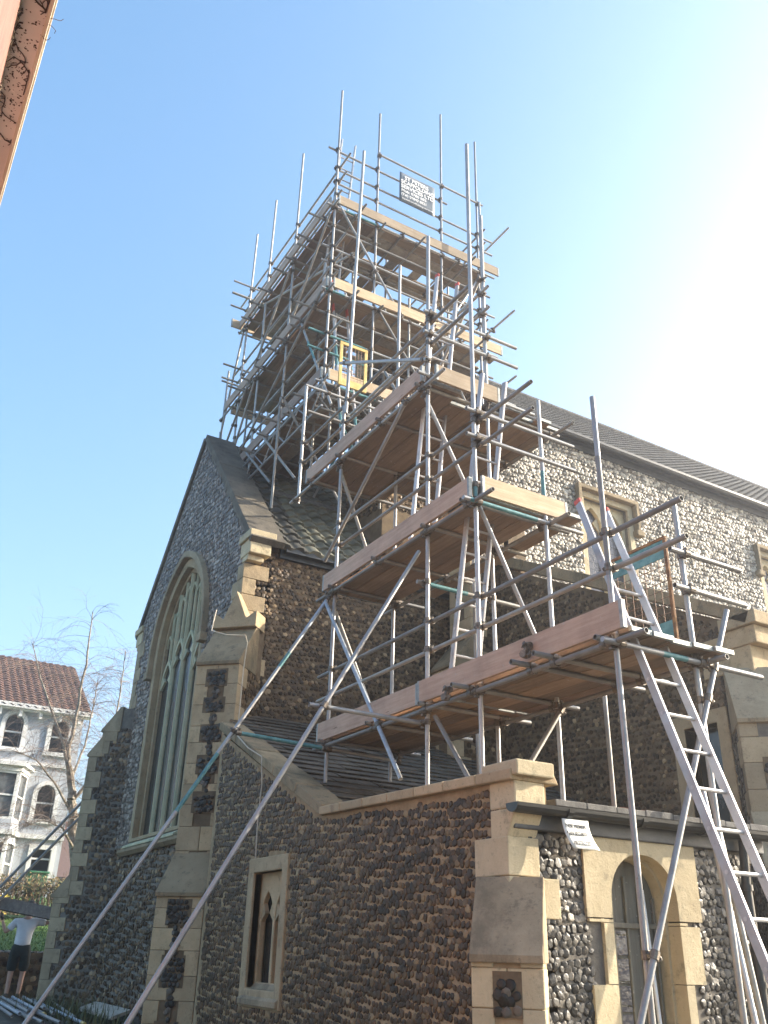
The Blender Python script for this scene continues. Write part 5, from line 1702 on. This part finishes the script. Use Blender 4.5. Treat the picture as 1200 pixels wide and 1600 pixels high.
RD = dict(pelvis=(.15, .11), waist=(.14, .1), chest=(.15, .11), upper=(.13, .09), neck=.055, head0=.078, head1=.095, hipL=.085, hipR=.085, kneeL=.058, kneeR=.058, ankL=.042, ankR=.042, toeL=.035, toeR=.035, shL=.06, shR=.06, elL=.043, elR=.043, wrL=.03, wrR=.03)
body = skin('body', [L(*J[n]) for n in names], [(names.index(a), names.index(c)) for a, c in E_], [RD[n] for n in names], 'skin', man)
tn = ['pelvis', 'waist', 'chest', 'upper', 'shL', 'sleeveL', 'shR', 'sleeveR']
JS = dict(J); JS['sleeveL'] = tuple(np.array(J['shL']) * .25 + np.array(J['elL']) * .75); JS['sleeveR'] = tuple(np.array(J['shR']) * .25 + np.array(J['elR']) * .75)
skin('shirt', [L(*JS[n]) for n in tn], [(0, 1), (1, 2), (2, 3), (3, 4), (4, 5), (3, 6), (6, 7)], [(.18, .14), (.175, .135), (.185, .14), (.155, .115), .085, .078, .085, .078], 'shirt', man)
sn_ = ['waist', 'pelvis', 'hipL', 'lowL', 'hipR', 'lowR']
JS['lowL'] = (-.125, .03, .50); JS['lowR'] = (.115, .05, .50)
skin('shorts', [L(*JS[n]) for n in sn_], [(0, 1), (1, 2), (2, 3), (1, 4), (4, 5)], [(.165, .125), (.185, .15), .125, .105, .125, .105], 'shorts', man, root=1)
for sd in ('L', 'R'):
    a, c = J['ank' + sd], J['toe' + sd]
    skin('boot', [L(a[0], a[1], .15), L(a[0], a[1] - .01, .06), L(c[0], c[1], .045)], [(0, 1), (1, 2)], [.052, .058, .048], 'boot', man)
hd = J['head1']
hm2 = MB()
bm = bmesh.new(); bmesh.ops.create_uvsphere(bm, u_segments=16, v_segments=10, radius=1)
vv = [L(hd[0] + v.co.x * .10, hd[1] - .015 + v.co.y * .11, hd[2] + .02 + v.co.z * .115) for v in bm.verts]
ff = [tuple(x.index for x in f.verts) for f in bm.faces if f.calc_center_median().y < .45 and f.calc_center_median().z > -.75]
bm.free()
hm2.add(vv, ff); hm2.build('hair', 'hair', man, smooth=True)
# face: nose, ears
fm = MB()
for sx in (-1, 1):
    fm.tube(L(hd[0] + sx * .085, hd[1] + .0, hd[2] - .045), L(hd[0] + sx * .10, hd[1] - .012, hd[2] + .015), .016, 8)
fm.tube(L(hd[0], hd[1] + .085, hd[2] + .0), L(hd[0], hd[1] + .118, hd[2] - .04), .009, 8, r2=.016)
fm.build('face_feature', 'skin', man, smooth=True)
# hands closed on the board edge: palm, four bent fingers and a thumb in one mesh
def hand(wr, to, upv, sgn):
    wr = Vector(wr); to = Vector(to).normalized(); upv = Vector(upv).normalized(); side = to.cross(upv).normalized() * sgn
    V_, E2, Rr = [wr, wr + to * .045, wr + to * .085], [(0, 1), (1, 2)], [.026, .036, .034]
    for k in range(4):
        b0 = wr + to * .09 + side * (-.03 + .02 * k)
        i0 = len(V_)
        ln = (.9, 1.0, .95, .78)[k]
        V_ += [b0, b0 + to * .032 * ln + upv * .012, b0 + to * .042 * ln + upv * .042 * ln, b0 + to * .022 * ln + upv * .062 * ln]
        E2 += [(2, i0), (i0, i0 + 1), (i0 + 1, i0 + 2), (i0 + 2, i0 + 3)]
        Rr += [.011, .0095, .009, .008]
    i0 = len(V_)
    V_ += [wr + to * .04 - side * .04 + upv * .01, wr + to * .06 - side * .055 + upv * .035, wr + to * .07 - side * .045 + upv * .06]
    E2 += [(1, i0), (i0, i0 + 1), (i0 + 1, i0 + 2)]; Rr += [.013, .0115, .01]
    return V_, E2, Rr
for sd, sg in (('R', 1), ('L', -1)):
    w_, e_ = L(*J['wr' + sd]), L(*J['el' + sd])
    V_, E2, Rr = hand(w_, (w_ - e_), (0, 0, 1), sg)
    skin('glove', V_, E2, Rr, 'glove', man, sub=1)
b = MB()
p0, p1 = L(-1.9, -.10, 1.97), L(.74, -.12, 1.56)
d_ = (p1 - p0).normalized(); s_ = FF.copy(); n_ = d_.cross(s_).normalized()
Lb = (p1 - p0).length
b.box((0, -.14, -.02), (Lb, .14, .02), 0, lambda u, v, n: tuple(p0 + d_ * u + (s_ * .55 + n_ * .83).normalized() * v + (n_ * .55 - s_ * .83).normalized() * n))
tag(b.build('carried_board', 'old_wood', bevel=.004), 'dark scaffold board carried across the back by the worker in the white shirt', 'board')

# ------------------------------------------------------------------ brick house beside the camera, its eave overhead
bh = thing('brick_house', 'red brick house wall and overhanging eave with dead creeper stems, close overhead', 'house', (-3, 8, 0))
m, nt, p = new_mat('red_brick')
tc = nt.nodes.new("ShaderNodeTexCoord"); sx = nt.nodes.new("ShaderNodeSeparateXYZ"); cb_ = nt.nodes.new("ShaderNodeCombineXYZ")
nt.links.new(tc.outputs["Object"], sx.inputs[0]); ad2 = nt.nodes.new("ShaderNodeMath"); nt.links.new(sx.outputs["X"], ad2.inputs[0]); nt.links.new(sx.outputs["Y"], ad2.inputs[1])
nt.links.new(ad2.outputs[0], cb_.inputs["X"]); nt.links.new(sx.outputs["Z"], cb_.inputs["Y"])
br = nt.nodes.new("ShaderNodeTexBrick"); br.inputs["Scale"].default_value = 1.0; br.inputs["Brick Width"].default_value = .225; br.inputs["Row Height"].default_value = .075; br.inputs["Mortar Size"].default_value = .006
br.inputs["Color1"].default_value = (.21, .105, .085, 1); br.inputs["Color2"].default_value = (.26, .135, .11, 1); br.inputs["Mortar"].default_value = (.2, .135, .11, 1)
nt.links.new(cb_.outputs[0], br.inputs["Vector"])
nz_ = ramp(nt, noise(nt, 6, 6), [(.3, (.75, .75, .75)), (.7, (1.2, 1.15, 1.1))])
nt.links.new(mix(nt, 1.0, br.outputs["Color"], nz_, 'MULTIPLY'), p.inputs["Base Color"]); p.inputs["Roughness"].default_value = .9
bump(nt, p, br.outputs["Fac"], .5, -.01)
M['red_brick'] = m
M['soffit'] = simple('soffit_paint', (.64, .60, .58), (.74, .71, .69), 3, .8, bs=.25, fine=26)
M['barge'] = simple('barge_paint', (.5, .43, .34), (.62, .55, .45), 4, .7, bs=.15)
M['stem'] = simple('creeper_stem', (.05, .03, .025), (.11, .07, .055), 14, .9, bs=.3)
M['root_fluff'] = simple('creeper_roots', (.35, .28, .2), (.5, .42, .32), 14, .9, bs=0)
b = MB(); b.box((-6.5, 2.3, -.1), (-.182, 7.5, 6.05)); b.build('wall', 'red_brick', bh)
b = MB(); b.box((-.3, 2.2, 6.0), (-.052, 7.7, 6.025)); b.build('soffit', 'soffit', bh)
b = MB(); b.box((-.052, 2.15, 5.975), (-.032, 7.7, 6.16)); b.box((-.032, 2.15, 6.06), (-.022, 7.7, 6.16)); b.build('barge_board', 'barge', bh, bevel=.004)
b = MB(); b.prism([(.03, 6.17), (-3.4, 9.2), (-6.9, 6.1), (-6.9, 6.02), (-3.4, 9.1), (-.03, 6.12)], lambda u, v, n: (u - .075, n, v), 2.1, 7.8); b.build('roof', 'tile_red', bh)
rn = random.Random(21)
for k, y0 in enumerate((3.2, 3.3, 3.38, 3.46, 3.54, 3.62, 3.7, 3.82, 3.95, 4.2, 4.5)):
    b = MB()
    q = Vector((-.18, y0 - .12, 5.92)); d = Vector((.6, 1, .35))
    pts = [q]
    for s in range(11):
        d = (d + Vector((rn.gauss(0, .5), rn.gauss(0, .3), 0))).normalized()
        q = q + d * .03
        q.z = 5.993; q.x = min(max(q.x, -.175), -.06)
        pts.append(q.copy())
    b.path(pts, .0045 if k < 6 else .003, 6)
    for s in range(2, 10, 2):
        e = pts[s] + Vector((rn.uniform(-.03, .04), rn.uniform(-.04, .06), 0)); e.z = 5.994; e.x = min(max(e.x, -.175), -.058)
        b.path([pts[s], pts[s].lerp(e, .5) + Vector((.004, 0, 0)), e], .0024, 5)
    b.build('creeper_stem', 'stem', bh, smooth=True)
for k in range(3):
    b = MB(); q = Vector((-.056, 3.5 + .06 * k, 5.985)); d = Vector((1, .2, -.1)); pts = [q]
    for s in range(6):
        d = (d + Vector((rn.gauss(0, .4), rn.gauss(0, .5), rn.gauss(0, .5)))).normalized(); q = q + d * .016; pts.append(q)
    b.path(pts, .0016, 5); b.build('creeper_tendril', 'stem', bh, smooth=True)
b = MB()
for _ in range(260):
    q = Vector((-.18, rn.uniform(2.9, 4.6), rn.uniform(5.6, 5.99)))
    q.z = 5.99 - abs(rn.gauss(0, .05))
    d = Vector((abs(rn.gauss(0, .5)), rn.gauss(0, 1), rn.gauss(0, .8))).normalized()
    m1 = q + d * .012
    b.path([q, m1, m1 + (d + Vector((rn.gauss(0, .4), rn.gauss(0, .6), rn.gauss(0, .6)))).normalized() * .014], .0011, 4)
tag(b.build('creeper_rootlets', 'root_fluff', bh, recalc=False), kind='stuff')
b = MB()
for _ in range(190):
    q = Vector((rn.uniform(-.175, -.058), rn.gauss(3.95, .28), 5.9985))
    a = rn.uniform(0, 6.28); l = rn.uniform(.003, .010); w_ = l * rn.uniform(.3, .8)
    ca, sa = math.cos(a), math.sin(a)
    b.add([(q.x + ca * l, q.y + sa * l, q.z), (q.x - sa * w_, q.y + ca * w_, q.z - .001), (q.x - ca * l, q.y - sa * l, q.z), (q.x + sa * w_, q.y - ca * w_, q.z - .001)], [(0, 1, 2, 3)])
tag(b.build('sucker_marks', 'stem', bh, recalc=False), kind='stuff')

# ------------------------------------------------------------------ thin sunlit haze
hb = MB(); hb.box((-60, -40, -3), (110, 165, 34))
hz_o = hb.build('haze', 'void')
hm_mat = bpy.data.materials.new('haze'); hm_mat.use_nodes = True
hn = hm_mat.node_tree.nodes
hn.remove(hn["Principled BSDF"])
pv = hn.new("ShaderNodeVolumePrincipled")
pv.inputs["Color"].default_value = (.95, .96, 1, 1)
pv.inputs["Density"].default_value = .003
pv.inputs["Anisotropy"].default_value = .68
hm_mat.node_tree.links.new(pv.outputs[0], hn["Material Output"].inputs["Volume"])
hz_o.data.materials.clear(); hz_o.data.materials.append(hm_mat)
tag(hz_o, kind='stuff')
